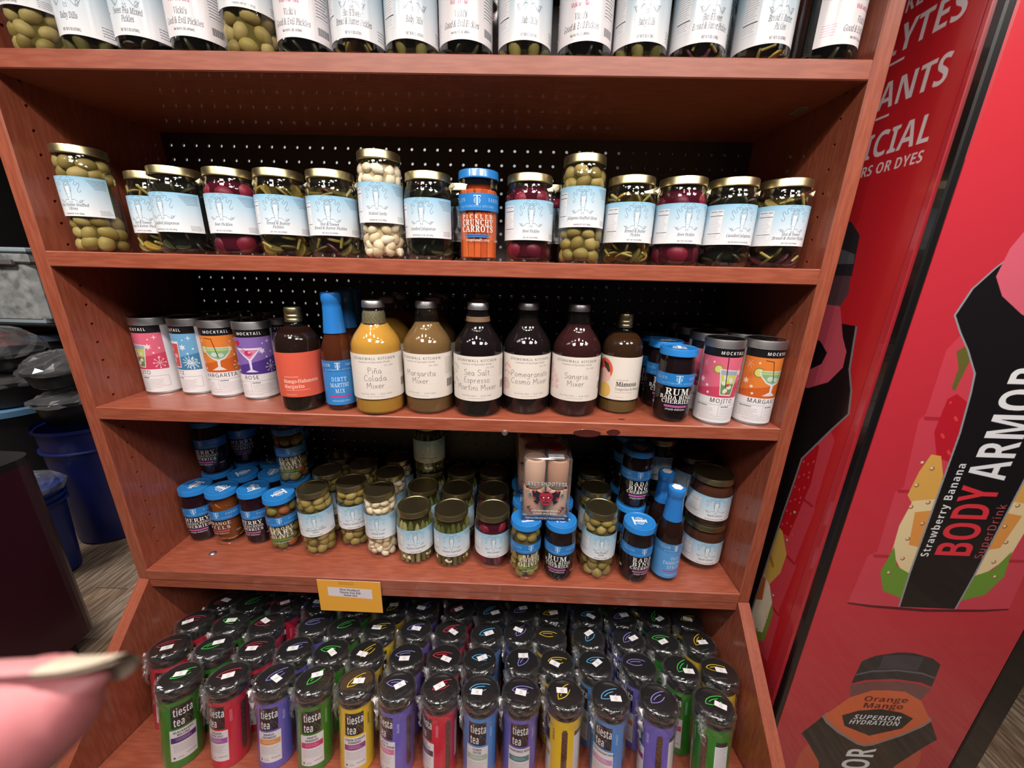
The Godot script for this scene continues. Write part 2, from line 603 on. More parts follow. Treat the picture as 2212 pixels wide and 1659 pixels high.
func vicki_label() -> StandardMaterial3D:
	var cv := Cv.new(440, 250, rgb(246, 240, 243), TS)
	var pk := rgb(186, 72, 118)
	cv.text("FLAVORFUL", F.sansb, 17, 150, 74, pk, 0.5, 0.8, 0.0, -1.1)
	cv.text("CREATIONS", F.sansb, 17, 262, 74, pk, 0.5, 0.8, 0.0, 1.1)
	cv.ell(206, 50, 16, 34, rgb(238, 214, 222))
	cv.flatpoly([194, 70, 204, 70, 203, 122, 198, 122], rgb(214, 190, 198))
	cv.flatpoly([208, 70, 219, 70, 214, 122, 209, 122], rgb(214, 190, 198))
	cv.curve([194, 20, 190, 60, 196, 124], 1.4, rgb(150, 110, 130))
	cv.curve([219, 20, 223, 60, 216, 124], 1.4, rgb(150, 110, 130))
	cv.text("Vicki and Gals", F.sansb, 18, 206, 150, pk, 0.5, 0.85)
	cv.text("Vicki's", F.serif, 25, 206, 186, INK, 0.5, 0.85, 0.3)
	cv.text("Good & Evil Pickles", F.serif, 25, 206, 214, INK, 0.5, 0.82, 0.3)
	cv.text("Net 16.0 FL. OZ. (473ml)", F.sansb, 10, 206, 233, INK, 0.5, 0.9, 0.2)
	cv.rect(330, 10, 78, 172, rgb(200, 196, 204))
	cv.rect(331, 11, 76, 170, rgb(247, 243, 246))
	cv.fine(334, 18, 70, 18, 9, rgb(74, 72, 84), 4, 2.4)
	for i in 20:
		cv.rect(334 + i * 3.4, 204, 1.0 + (i * 7 % 3) * 0.8, 24, INK)
	cv.fine(22, 190, 74, 5, 7.5, pk.lerp(Color.WHITE, 0.3), 7, 1.6)
	return printed("label vicki", cv.tex(), 0.24)


func tillen_label(key: String, lines: Array, pill: Color, small: String, ink := Color(0.93, 0.93, 0.92)) -> StandardMaterial3D:
	if M.has("band " + key):
		return M["band " + key]
	var cv := Cv.new(400, 250, Color(ink.r, ink.g, ink.b, 0.0), TS)
	cv.rect(0, 0, 400, 82, rgb(40, 128, 206))
	var lt := rgb(168, 208, 240)
	cv.text("TILLEN", F.sans, 25, 90, 40, lt, 0.5, 0.95, 0, 0, 2)
	cv.text("FARMS", F.sans, 25, 302, 40, lt, 0.5, 0.95, 0, 0, 2)
	emblem(cv, 200, 34, 0.62, rgb(226, 240, 250), 0.0)
	cv.text("by STONEWALL KITCHEN", F.sans, 15, 200, 68, lt, 0.5, 1.0, 0, 0, 1.5)
	var y := 0.0
	for l in lines:
		cv.text(l[0], F.serifb, l[1], 200, l[4], ink, 0.5, l[2], 0, 0, l[3])
		y = l[4] + 12
	cv.rect(134, y, 132, 14, pill)
	cv.rect(142, y + 5, 116, 3, pill.darkened(0.4))
	cv.text(small, F.serif, 17, 200, minf(y + 33, 246), ink, 0.5, 0.9, 0.25)
	cv.fine(306, y + 26, 40, 2, 6, ink, 3, 2.4)
	cv.rect(20, y, 26, 20, ink.darkened(0.25))
	for i in 8:
		cv.fine(360 + i * 0, 96 + i * 14, 34, 1, 6, ink.darkened(0.3), 40 + i, 1.6)
	return printed("band " + key, cv.tex(), 0.35, 0.0, true)


func emblem(cv: Cv, cx: float, cy: float, k: float, c: Color, rot: float) -> void:      # a serif T inside two open rings
	var t := func(a: Array) -> Array:
		var q := []
		for i in range(0, a.size(), 2):
			q.append(Vector2(cx, cy) + (Vector2(a[i], a[i + 1]) * k).rotated(rot))
		return q
	cv.poly(t.call([-30, -38, 30, -38, 32, -24, 28, -24, 24, -32, 6, -32, 6, 30, 12, 38, -12, 38, -6, 30, -6, -32, -24, -32, -28, -24, -32, -24]), c)
	for s in [-1.0, 1.0]:
		var a := []
		for i in 13:
			var g := -1.2 + i * 0.2
			a.append_array([s * (6 + 20 * cos(g)), 2 + 22 * sin(g)])
		cv.line(t.call(a), 3.2 * k + 0.6, c)
		var b := []
		for i in 9:
			var g := -0.9 + i * 0.22
			b.append_array([s * (4 + 12 * cos(g)), 2 + 13 * sin(g)])
		cv.line(t.call(b), 2.4 * k + 0.4, c)


func mixer_label(key: String, words: Array, art: Color, kind := 0) -> StandardMaterial3D:
	var cv := Cv.new(420, 252, rgb(233, 223, 214), TS)
	if kind == 1:
		for p in [[60, 60, -0.6], [84, 92, 0.5], [50, 118, -0.3], [92, 140, 0.7], [62, 170, -0.5], [96, 66, 0.9]]:
			cv.ell(p[0], p[1], 20, 8, art, p[2])
		cv.curve([70, 40, 76, 120, 66, 214], 2.4, art)
	elif kind == 2:
		for p in [[50, 80], [74, 96], [46, 110], [70, 130], [94, 120], [60, 154], [90, 160], [74, 186], [104, 182], [104, 146], [56, 62]]:
			cv.ell(p[0], p[1], 14, 14, art.lightened(0.15 if int(p[0]) % 4 else 0.0))
			cv.ell(p[0] - 4, p[1] - 4, 5, 5, art.lightened(0.3))
	elif kind == 3:
		for p in [[70, 60, -0.9], [54, 76, 0.4], [92, 70, 0.8], [60, 104, -0.2], [96, 110, 0.6]]:
			cv.ell(p[0], p[1], 16, 6, art, p[2])
		cv.curve([78, 50, 80, 120, 72, 170], 3, art)
		cv.ell(64, 178, 34, 34, art)
		cv.ell(64, 178, 26, 26, art.lightened(0.35))
		for i in 7:
			cv.ell(64 + cos(i * 0.9) * 15, 178 + sin(i * 0.9) * 15, 4, 6, art, i * 0.9)
	elif kind == 4:
		cv.ell(28, 190, 44, 46, art)
	cv.text("STONEWALL KITCHEN", F.sans, 19, 210, 30, rgb(60, 58, 62), 0.5, 0.98, 0, 0, 2.4)
	cv.text("Creators of Specialty Foods", F.serif, 13, 210, 47, rgb(110, 104, 104), 0.5, 0.95, 0.25)
	cv.text("Est. 1991", F.serif, 11, 282, 66, rgb(120, 114, 112), 0.5, 1.0, 0.2)
	var y := 104.0 if words.size() == 3 else 122.0
	for l in words:
		cv.rect(118, y + 3, 196, 1, rgb(206, 198, 190))
		hand(cv, l, 212, y, 3.5, rgb(58, 54, 58))
		y += 42
	cv.text("GLUTEN FREE  +  NON GMO", F.sans, 11, 210, 226, rgb(120, 112, 110), 0.5, 1.0, 0, 0, 1)
	cv.fine(166, 236, 90, 1, 5, rgb(140, 132, 130), 4, 1.8)
	cv.fine(346, 26, 60, 15, 6.5, rgb(104, 100, 104), 6, 1.6)
	for i in 14:
		cv.rect(356 + i * 3.4, 150, 1.0 + (i * 5 % 3) * 0.9, 46, rgb(70, 66, 70))
	for i in 12:
		cv.fine(8, 40 + i * 12, 26, 1, 6, rgb(140, 130, 132), 50 + i, 1.4)
	return printed("label " + key, cv.tex(), 0.55)


func mango_label() -> StandardMaterial3D:
	var cv := Cv.new(400, 250, rgb(222, 92, 70), TS)
	var lt := rgb(250, 214, 200)
	cv.fine(120, 132, 84, 1, 6, lt, 2, 3)
	cv.text("Mango-Habanero", F.serifb, 27, 112, 168, lt, 0.0, 0.8)
	cv.text("Margarita", F.serifb, 27, 112, 198, lt, 0.0, 0.8)
	cv.fine(118, 208, 150, 1, 6, lt, 5, 2)
	cv.fine(118, 234, 60, 1, 6, lt, 6, 2)
	cv.curve([60, 84, 66, 90, 64, 98], 1.6, rgb(120, 40, 34))
	return printed("label mango", cv.tex(), 0.5)


func mimosa_label() -> StandardMaterial3D:
	var cv := Cv.new(400, 250, rgb(232, 222, 212), TS)
	cv.ell(86, 82, 58, 66, rgb(226, 92, 62))
	cv.ell(84, 118, 50, 44, rgb(240, 190, 176))
	cv.flatpoly([70, 30, 112, 44, 128, 84, 118, 96, 88, 66], rgb(56, 44, 48))
	cv.ell(98, 202, 42, 46, rgb(230, 186, 92))
	cv.fine(172, 130, 76, 1, 6, rgb(120, 110, 108), 2, 2.4)
	cv.text("Mimosa", F.serifb, 36, 168, 168, rgb(40, 36, 40), 0.0, 0.92)
	cv.text("Tangerine & Mango", F.serif, 20, 164, 192, rgb(96, 84, 84), 0.0, 0.9)
	cv.fine(164, 204, 126, 1, 6, rgb(140, 128, 126), 7, 2)
	cv.fine(170, 232, 54, 1, 6, rgb(150, 138, 136), 9, 2)
	return printed("label mimosa", cv.tex(), 0.5)


func flake(cv: Cv, x: float, y: float, r: float, c: Color, k := 8, dots := true) -> void:
	for i in k:
		var d := Vector2(cos(TAU * i / k), sin(TAU * i / k))
		cv.line([Vector2(x, y) + d * r * 0.12, Vector2(x, y) + d * r], maxf(1.2, r * 0.09), c)
		if dots:
			cv.ell(x + d.x * r, y + d.y * r, r * 0.14, r * 0.14, c, 0, 8)


func star(cv: Cv, x: float, y: float, r: float, c: Color, k := 4, inner := 0.25) -> void:
	var q := []
	for i in k * 2:
		var a := PI * i / k - PI / 2
		q.append(Vector2(x, y) + Vector2(cos(a), sin(a)) * (r if i % 2 == 0 else r * inner))
	cv.poly(q, c)


func tin_label(key: String, word: String, c: Color, dark: Color, glass: int) -> StandardMaterial3D:
	var cv := Cv.new(480, 300, rgb(240, 236, 238), TS)
	var wh := c.lerp(Color.WHITE, 0.75)
	cv.rect(120, 0, 240, 32, rgb(24, 22, 26))
	cv.text("MOCKTAIL", F.sansb, 17, 256, 22, rgb(240, 238, 240), 0.5, 1.0, 0, 0, 2.5)
	cv.rect(120, 32, 240, 162, c)
	cv.flatpoly([120, 170, 360, 118, 360, 194, 120, 194], dark)
	star(cv, 330, 52, 12, wh); star(cv, 146, 130, 14, wh, 6, 0.5); star(cv, 300, 92, 15, wh, 6, 0.5); star(cv, 332, 140, 8, wh)
	flake(cv, 330, 166, 22, wh); flake(cv, 150, 62, 16, wh, 6, false)
	flake(cv, 160, 104, 18, dark, 12, false)
	for p in [[186, 54, 4], [172, 150, 6], [306, 60, 3], [340, 100, 4], [180, 178, 5], [316, 120, 4]]:
		cv.ell(p[0], p[1], p[2], p[2], wh, 0, 10)
	if glass == 0:       # tumbler with lime
		cv.ell(206, 80, 18, 18, rgb(134, 140, 60)); cv.ell(206, 80, 14, 14, rgb(214, 214, 130))
		cv.flatpoly([212, 78, 292, 84, 272, 186, 226, 184], rgb(226, 226, 232))
		cv.flatpoly([216, 82, 288, 87, 269, 181, 229, 180], rgb(158, 170, 190))
		cv.flatpoly([219, 100, 284, 102, 269, 181, 229, 180], rgb(200, 204, 96))
		cv.flatpoly([224, 134, 277, 138, 269, 181, 229, 180], rgb(112, 142, 84))
		for p in [[240, 112], [262, 122], [236, 134], [258, 150], [244, 166]]:
			cv.ell(p[0], p[1], 11, 9, rgb(214, 222, 210), p[0])
		cv.ell(252, 142, 7, 6, rgb(206, 70, 70)); cv.ell(252, 176, 6, 5, rgb(206, 80, 60))
		cv.line([Vector2(236, 34), Vector2(244, 150)], 3.4, rgb(74, 34, 40))
	elif glass == 1:     # coupe with lime and straw
		cv.ell(190, 92, 20, 20, rgb(138, 130, 50)); cv.ell(190, 92, 16, 16, rgb(222, 214, 120))
		cv.flatpoly([190, 82, 304, 84, 300, 108, 276, 134, 256, 142, 254, 168, 276, 184, 216, 184, 244, 168, 244, 142, 222, 132, 198, 106], rgb(220, 222, 230))
		cv.flatpoly([196, 86, 299, 88, 295, 106, 272, 130, 250, 136, 226, 128, 203, 104], rgb(140, 178, 132))
		cv.flatpoly([198, 90, 297, 92, 296, 98, 200, 97], rgb(190, 210, 120))
		cv.ell(236, 114, 13, 10, rgb(198, 218, 206)); cv.ell(262, 118, 12, 9, rgb(188, 212, 200))
		cv.line([Vector2(206, 42), Vector2(236, 46), Vector2(252, 128)], 3.0, rgb(84, 50, 24))
	elif glass == 2:     # martini glass
		cv.flatpoly([188, 78, 300, 78, 252, 132, 251, 172, 274, 184, 218, 184, 242, 172, 241, 132], rgb(224, 216, 236))
		cv.flatpoly([202, 86, 286, 86, 247, 126], rgb(222, 132, 170))
		cv.ell(244, 100, 16, 12, rgb(196, 56, 106)); cv.ell(250, 96, 7, 5, rgb(236, 160, 180))
		cv.flatpoly([176, 52, 206, 44, 214, 58, 196, 72, 182, 68], rgb(196, 34, 62))
		cv.line([Vector2(206, 66), Vector2(238, 96)], 2.0, rgb(96, 56, 84))
	else:                # tall glass
		cv.flatpoly([212, 66, 284, 66, 276, 184, 220, 184], rgb(228, 230, 238))
		cv.flatpoly([216, 76, 280, 76, 273, 180, 223, 180], rgb(206, 84, 84))
		cv.ell(236, 104, 12, 10, rgb(226, 170, 160)); cv.ell(258, 130, 12, 10, rgb(230, 180, 168)); cv.ell(240, 152, 12, 10, rgb(226, 170, 160))
		flake(cv, 318, 160, 30, wh, 12, false); flake(cv, 318, 160, 20, wh, 6, true)
	cv.text(word, F.sans, 24, 240, 216, rgb(36, 34, 38), 0.5, 1.0, 0, 0, 2)
	cv.rect(130, 224, 220, 1.4, rgb(170, 166, 172)); cv.rect(130, 272, 220, 1.4, rgb(170, 166, 172))
	cv.rect(130, 224, 1.4, 49, rgb(170, 166, 172)); cv.rect(350, 224, 1.4, 49, rgb(170, 166, 172)); cv.rect(232, 224, 1.4, 49, rgb(170, 166, 172))
	cv.text("ingredients", F.sansb, 9, 138, 235, INK, 0.0); cv.text("method", F.sansb, 9, 240, 235, INK, 0.0)
	cv.fine(138, 241, 84, 5, 6, rgb(110, 108, 114), 3); cv.fine(240, 241, 104, 5, 6, rgb(110, 108, 114), 5)
	cv.fine(160, 280, 160, 2, 6, rgb(110, 108, 114), 9)
	cv.fine(392, 110, 66, 6, 8, rgb(130, 128, 134), 12); cv.fine(396, 60, 50, 1, 8, rgb(90, 88, 94), 13, 2)
	cv.fine(30, 110, 66, 6, 8, rgb(130, 128, 134), 14)
	return printed("tin " + key, cv.tex(), 0.35)


const TEA := {
	"green": [Color(0.13, 0.50, 0.10), Color(0.28, 0.86, 0.30), "SLENDERIZER"], "red": [Color(0.82, 0.08, 0.22), Color(0.90, 0.20, 0.30), "ENERGIZER"],
	"purple": [Color(0.40, 0.37, 0.76), Color(0.60, 0.58, 0.92), "RELAXER"], "yellow": [Color(0.94, 0.78, 0.06), Color(0.98, 0.82, 0.15), "IMMUNITY"],
	"blue": [Color(0.26, 0.55, 0.84), Color(0.42, 0.76, 0.98), "ETERNITY"],
}


func tea_label(key: String, hue: String, words: Array, stripe: Color) -> StandardMaterial3D:
	if M.has("tea " + key):
		return M["tea " + key]
	var c: Color = TEA[hue][0]
	var leaf: Color = TEA[hue][1]
	var cv := Cv.new(560, 370, c, TS)
	cv.rect(232, 34, 96, 122, rgb(18, 18, 22))
	cv.text("tiesta", F.sansb, 60, 242, 92, rgb(244, 244, 246), 0.0, 0.52)
	cv.text("tea", F.sansb, 60, 242, 148, rgb(244, 244, 246), 0.0, 0.52)
	var lf := leaf.lerp(rgb(18, 18, 22), 0.35)
	cv.curve([298, 146, 290, 126, 296, 104, 300, 102, 316, 120, 326, 142, 322, 150], 1.8, lf)
	cv.curve([298, 104, 302, 124, 312, 140], 1.6, lf)
	cv.rect(222, 166, 118, 172, rgb(236, 234, 238))
	var y := 186.0
	for l in words:
		cv.text(l, F.sansb, 15.5, 281, y, rgb(36, 34, 40), 0.5, 0.9)
		y += 16
	cv.rect(226, 208, 110, 30, stripe)
	cv.fine(248, 216, 66, 2, 9, stripe.lerp(Color.WHITE, 0.7), 5, 3)
	cv.fine(236, 250, 92, 7, 6.5, rgb(140, 138, 146), 6, 1.3)
	cv.ell(238, 322, 6, 6, rgb(90, 88, 96)); cv.fine(254, 318, 26, 2, 6, rgb(110, 108, 116), 8, 2); cv.fine(290, 312, 44, 1, 6, rgb(70, 68, 76), 9, 3)
	cv.text(TEA[hue][2], F.sansb, 17, 362, 96, c.lerp(Color.WHITE, 0.62) if hue != "yellow" else rgb(60, 48, 20), 0.5, 0.72, 0.0, -PI / 2)
	cv.rect(470, 70, 62, 24, rgb(30, 28, 34)); cv.rect(466, 94, 70, 200, rgb(236, 234, 238)); cv.fine(472, 104, 56, 20, 9, rgb(120, 118, 126), 11, 2)
	for i in 9:
		cv.fine(54, 60 + i * 22, 90, 1, 6, c.lerp(Color.WHITE, 0.55), 60 + i, 1.6)
	return printed("tea " + key, cv.tex(), 0.3)


func cooler_front_print() -> StandardMaterial3D:
	var red := rgb(196, 48, 62)
	var cv := Cv.new(498, 1960, red, TS)
	var k := 1400.0
	var pt := func(a: Array, mirror := 0.0) -> Array:
		var q := []
		for i in range(0, a.size(), 2):
			var x: float = a[i] if mirror == 0.0 else 2.0 * mirror - a[i]
			q.append(Vector2((x - 1.262) * k, (0.15 - a[i + 1]) * k))
		return q
	var both := func(a: Array, m: float, c: Color) -> void:
		var r: Array = pt.call(a, m)
		r.reverse()
		cv.poly(pt.call(a) + r, c)
	var blk := rgb(24, 21, 24)
	# first bottle
	both.call([1.332, -0.059, 1.32, -0.08, 1.324, -0.174, 1.317, -0.182, 1.331, -0.292, 1.321, -0.3, 1.327, -0.41, 1.315, -0.42, 1.31, -0.516, 1.35, -0.522], 1.443, rgb(206, 66, 82))
	for y in [-0.177, -0.296, -0.416]:
		both.call([1.322, y, 1.326, y - 0.006], 1.443, rgb(178, 42, 58))
	both.call([1.443, -0.523, 1.35, -0.519, 1.31, -0.515, 1.31, -0.518, 1.35, -0.524, 1.443, -0.529], 1.443, rgb(90, 18, 34))
	for m in [0.0, 1.443]:
		cv.poly(pt.call([1.334, -0.082, 1.346, -0.072, 1.356, -0.095, 1.352, -0.138, 1.346, -0.134, 1.345, -0.105], m), rgb(104, 98, 46))
		cv.poly(pt.call([1.346, -0.15, 1.356, -0.142, 1.385, -0.16, 1.39, -0.25, 1.362, -0.24, 1.345, -0.2], m), rgb(188, 30, 46))
		for i in 16:
			var q: Array = pt.call([1.352 + (i * 37 % 28) * 0.001, -0.155 - (i * 53 % 80) * 0.001], m)
			cv.ell(q[0].x, q[0].y, 2.4, 3.4, rgb(222, 70, 70), 0, 8)
		cv.poly(pt.call([1.353, -0.236, 1.368, -0.238, 1.382, -0.27, 1.388, -0.32, 1.36, -0.33, 1.341, -0.305, 1.345, -0.265], m), rgb(222, 168, 84))
		cv.poly(pt.call([1.352, -0.315, 1.39, -0.31, 1.392, -0.46, 1.372, -0.44, 1.35, -0.41, 1.346, -0.36], m), rgb(232, 208, 160))
		cv.poly(pt.call([1.362, -0.335, 1.39, -0.33, 1.392, -0.40, 1.372, -0.395], m), rgb(224, 150, 74))
		cv.poly(pt.call([1.351, -0.40, 1.344, -0.45, 1.36, -0.488, 1.395, -0.503, 1.393, -0.452, 1.366, -0.437], m), rgb(108, 148, 52))
		for i in 9:
			var q: Array = pt.call([1.345 + (i * 31 % 40) * 0.001, -0.25 - (i * 67 % 230) * 0.001], m)
			cv.ell(q[0].x, q[0].y, 5, 5, rgb(150, 90, 60), 0, 10)
			cv.ell(q[0].x - 1, q[0].y - 1, 3.4, 3.4, rgb(236, 206, 180), 0, 10)
	var shape := [1.398, -0.52, 1.393, -0.45, 1.383, -0.20, 1.376, -0.14, 1.371, -0.112, 1.35, -0.08, 1.331, -0.056, 1.316, -0.034, 1.326, 0.0, 1.345, 0.026, 1.375, 0.06, 1.40, 0.085]
	var edge := shape.duplicate()
	for i in range(0, edge.size(), 2):
		edge[i] -= 0.003
	both.call(edge, 1.443, rgb(150, 150, 156))
	both.call(shape, 1.443, blk)
	both.call([1.443, 0.149, 1.40, 0.149, 1.375, 0.1, 1.352, 0.05, 1.348, 0.016, 1.365, -0.008, 1.398, -0.03, 1.443, -0.05], 1.443, rgb(214, 96, 116))
	both.call([1.443, 0.05, 1.40, 0.05, 1.385, 0.03, 1.40, 0.0, 1.443, -0.02], 1.443, blk)
	cv.text("BODY", F.sansb, 108, (1.473 - 1.262) * k, (0.15 + 0.417) * k, rgb(222, 52, 66), 0.0, 0.64, 0, -PI / 2)
	cv.text("ARMOR", F.sansb, 108, (1.473 - 1.262) * k, (0.15 + 0.275) * k, rgb(238, 238, 242), 0.0, 0.64, 0, -PI / 2)
	cv.text("Strawberry Banana", F.sansb, 24, (1.409 - 1.262) * k, (0.15 + 0.417) * k, rgb(234, 234, 236), 0.0, 0.96, 0, -PI / 2, 1.4)
	cv.text("SuperDrink", F.sans, 25, (1.494 - 1.262) * k, (0.15 + 0.417) * k, rgb(204, 84, 92), 0.0, 1.0, 0, -PI / 2, 1.6)
	# second bottle
	both.call([1.33, -0.87, 1.322, -0.9, 1.324, -1.0, 1.318, -1.01, 1.33, -1.12, 1.32, -1.13, 1.32, -1.25], 1.44, rgb(206, 84, 60))
	both.call([1.345, -0.78, 1.311, -0.838, 1.329, -0.862, 1.365, -0.918, 1.385, -0.99, 1.392, -1.25], 1.44, blk)
	both.call([1.44, -0.72, 1.342, -0.78, 1.338, -0.79, 1.349, -0.806, 1.378, -0.832, 1.425, -0.863, 1.44, -0.867], 1.44, rgb(150, 130, 130))
	both.call([1.44, -0.714, 1.41, -0.716, 1.376, -0.735, 1.342, -0.786, 1.352, -0.80, 1.38, -0.826, 1.425, -0.857, 1.44, -0.861], 1.44, rgb(226, 104, 60))
	both.call([1.44, -0.69, 1.40, -0.694, 1.367, -0.705, 1.376, -0.736, 1.41, -0.716, 1.44, -0.714], 1.44, rgb(122, 74, 74))
	both.call([1.44, -0.621, 1.425, -0.622, 1.39, -0.632, 1.371, -0.646, 1.368, -0.701, 1.39, -0.691, 1.44, -0.685], 1.44, rgb(38, 36, 42))
	both.call([1.44, -0.627, 1.405, -0.630, 1.405, -0.663, 1.44, -0.66], 1.44, rgb(62, 60, 68))
	both.call([1.44, -0.662, 1.395, -0.667, 1.37, -0.677, 1.37, -0.681, 1.395, -0.671, 1.44, -0.666], 1.44, rgb(98, 96, 106))
	both.call([1.44, -0.763, 1.40, -0.77, 1.374, -0.784, 1.386, -0.812, 1.44, -0.836], 1.44, rgb(22, 22, 30))
	cv.text("Orange", F.sansb, 25, (1.442 - 1.262) * k, (0.15 + 0.744) * k, rgb(96, 22, 16), 0.5, 1.3)
	cv.text("Mango", F.sansb, 25, (1.442 - 1.262) * k, (0.15 + 0.761) * k, rgb(96, 22, 16), 0.5, 1.3)
	cv.text("SUPERIOR", F.sansb, 23, (1.44 - 1.262) * k, (0.15 + 0.792) * k, rgb(240, 240, 244), 0.5, 1.12, 0.15)
	cv.text("HYDRATION", F.sansb, 23, (1.438 - 1.262) * k, (0.15 + 0.806) * k, rgb(240, 240, 244), 0.5, 1.0, 0.15)
	cv.text("BODYARMOR", F.sansb, 104, (1.465 - 1.262) * k, (0.15 + 0.872) * k, rgb(236, 236, 240), 1.0, 0.64, 0, -PI / 2)
	return printed("cooler front", cv.tex(), 0.3, 0.6)


func cooler_side_print() -> StandardMaterial3D:
	var red := rgb(200, 34, 44)
	var cv := Cv.new(596, 2030, red, TS)
	var k := 1400.0
	var pt := func(a: Array) -> Array:
		var q := []
		for i in range(0, a.size(), 2):
			q.append(Vector2((a[i] + 0.36) * k, (0.40 - a[i + 1]) * k))
		return q
	var wh := rgb(236, 222, 226)
	for t in [["NATURALLY PACKED", 36, -0.005, 0.353, 0.9], ["ELECTROLYTES", 64, 0.044, 0.306, 0.86], ["ANTIOXIDANTS", 64, 0.046, 0.24, 0.86], ["NO ARTIFICIAL", 64, 0.046, 0.177, 0.86], ["SWEETENERS, FLAVORS OR DYES", 27, 0.046, 0.154, 0.92]]:
		cv.text(t[0], F.sansb, t[1], (t[2] + 0.36) * k, (0.40 - t[3]) * k, wh, 1.0, t[4])
	for y in [0.294, 0.228]:
		cv.poly(pt.call([-0.14, y, -0.028, y, -0.028, y + 0.003, -0.14, y + 0.003]), wh)
	var c := -0.078
	var both := func(a: Array, col: Color) -> void:
		var r: Array = []
		for i in range(0, a.size(), 2):
			r.append(Vector2((2.0 * c - a[i] + 0.36) * k, (0.40 - a[i + 1]) * k))
		r.reverse()
		cv.poly(pt.call(a) + r, col)
	both.call([0.031, -0.227, 0.046, -0.239, 0.047, -0.36, 0.05, -0.37, 0.042, -0.48, 0.048, -0.49, 0.04, -0.6, 0.046, -0.61, 0.05, -0.72, 0.0, -0.726], rgb(208, 64, 78))
	for y in [-0.362, -0.484, -0.605]:
		both.call([0.045, y, 0.042, y - 0.006], rgb(176, 38, 52))
	cv.poly(pt.call([-0.02, -0.255, 0.02, -0.262, 0.026, -0.33, 0.012, -0.45, -0.015, -0.46, -0.03, -0.33]), rgb(186, 22, 34))
	for i in 30:
		var q: Array = pt.call([-0.02 + (i * 37 % 40) * 0.001, -0.27 - (i * 53 % 180) * 0.001])
		cv.ell(q[0].x, q[0].y, 2.2, 4, rgb(226, 96, 96), 0.3, 8)
	cv.poly(pt.call([-0.035, -0.45, -0.005, -0.452, 0.02, -0.485, 0.018, -0.53, -0.002, -0.58, -0.035, -0.57]), rgb(206, 166, 80))
	cv.poly(pt.call([-0.035, -0.50, 0.0, -0.53, -0.004, -0.538, -0.035, -0.512]), rgb(172, 122, 44))
	cv.poly(pt.call([-0.045, -0.56, 0.002, -0.575, 0.02, -0.60, 0.022, -0.69, -0.02, -0.70, -0.045, -0.66]), rgb(226, 214, 186))
	cv.poly(pt.call([-0.045, -0.57, -0.012, -0.572, -0.006, -0.62, -0.03, -0.642, -0.045, -0.63]), rgb(196, 100, 54))
	cv.poly(pt.call([0.02, -0.60, 0.03, -0.62, 0.028, -0.69, 0.012, -0.71, -0.01, -0.705, 0.018, -0.68]), rgb(126, 140, 58))
	for p in [[0.012, -0.46], [0.018, -0.585], [0.02, -0.64], [0.01, -0.4], [0.0, -0.69]]:
		var q: Array = pt.call(p)
		cv.ell(q[0].x, q[0].y, 5, 5, rgb(120, 90, 60), 0, 10)
		cv.ell(q[0].x - 1, q[0].y - 1, 3.2, 3.2, rgb(232, 220, 200), 0, 10)
	var shape := [-0.03, -0.72, -0.018, -0.42, -0.014, -0.36, -0.011, -0.30, 0.031, -0.227, 0.054, -0.19, 0.046, -0.155, 0.031, -0.125, 0.02, -0.06]
	var edge := shape.duplicate()
	for i in range(0, edge.size(), 2):
		edge[i] += 0.004
	both.call(edge, rgb(140, 128, 134))
	both.call(shape, rgb(22, 19, 22))
	both.call([-0.041, -0.178, 0.0, -0.155, 0.02, -0.125, 0.018, -0.10, 0.003, -0.08, -0.012, -0.05, -0.022, -0.03, -0.05, -0.02], rgb(208, 84, 102))
	both.call([-0.055, -0.15, -0.025, -0.13, -0.02, -0.11, -0.04, -0.095, -0.06, -0.09], rgb(20, 18, 22))
	both.call([-0.02, -0.034, -0.011, -0.014, -0.018, 0.02, -0.04, 0.024], rgb(92, 66, 74))
	both.call([-0.014, 0.012, -0.021, 0.071, -0.044, 0.092, -0.06, 0.096], rgb(44, 42, 48))
	both.call([-0.017, 0.03, -0.02, 0.044, -0.06, 0.056, -0.06, 0.036], rgb(92, 90, 98))
	return printed("cooler side", cv.tex(), 0.3, 0.6)


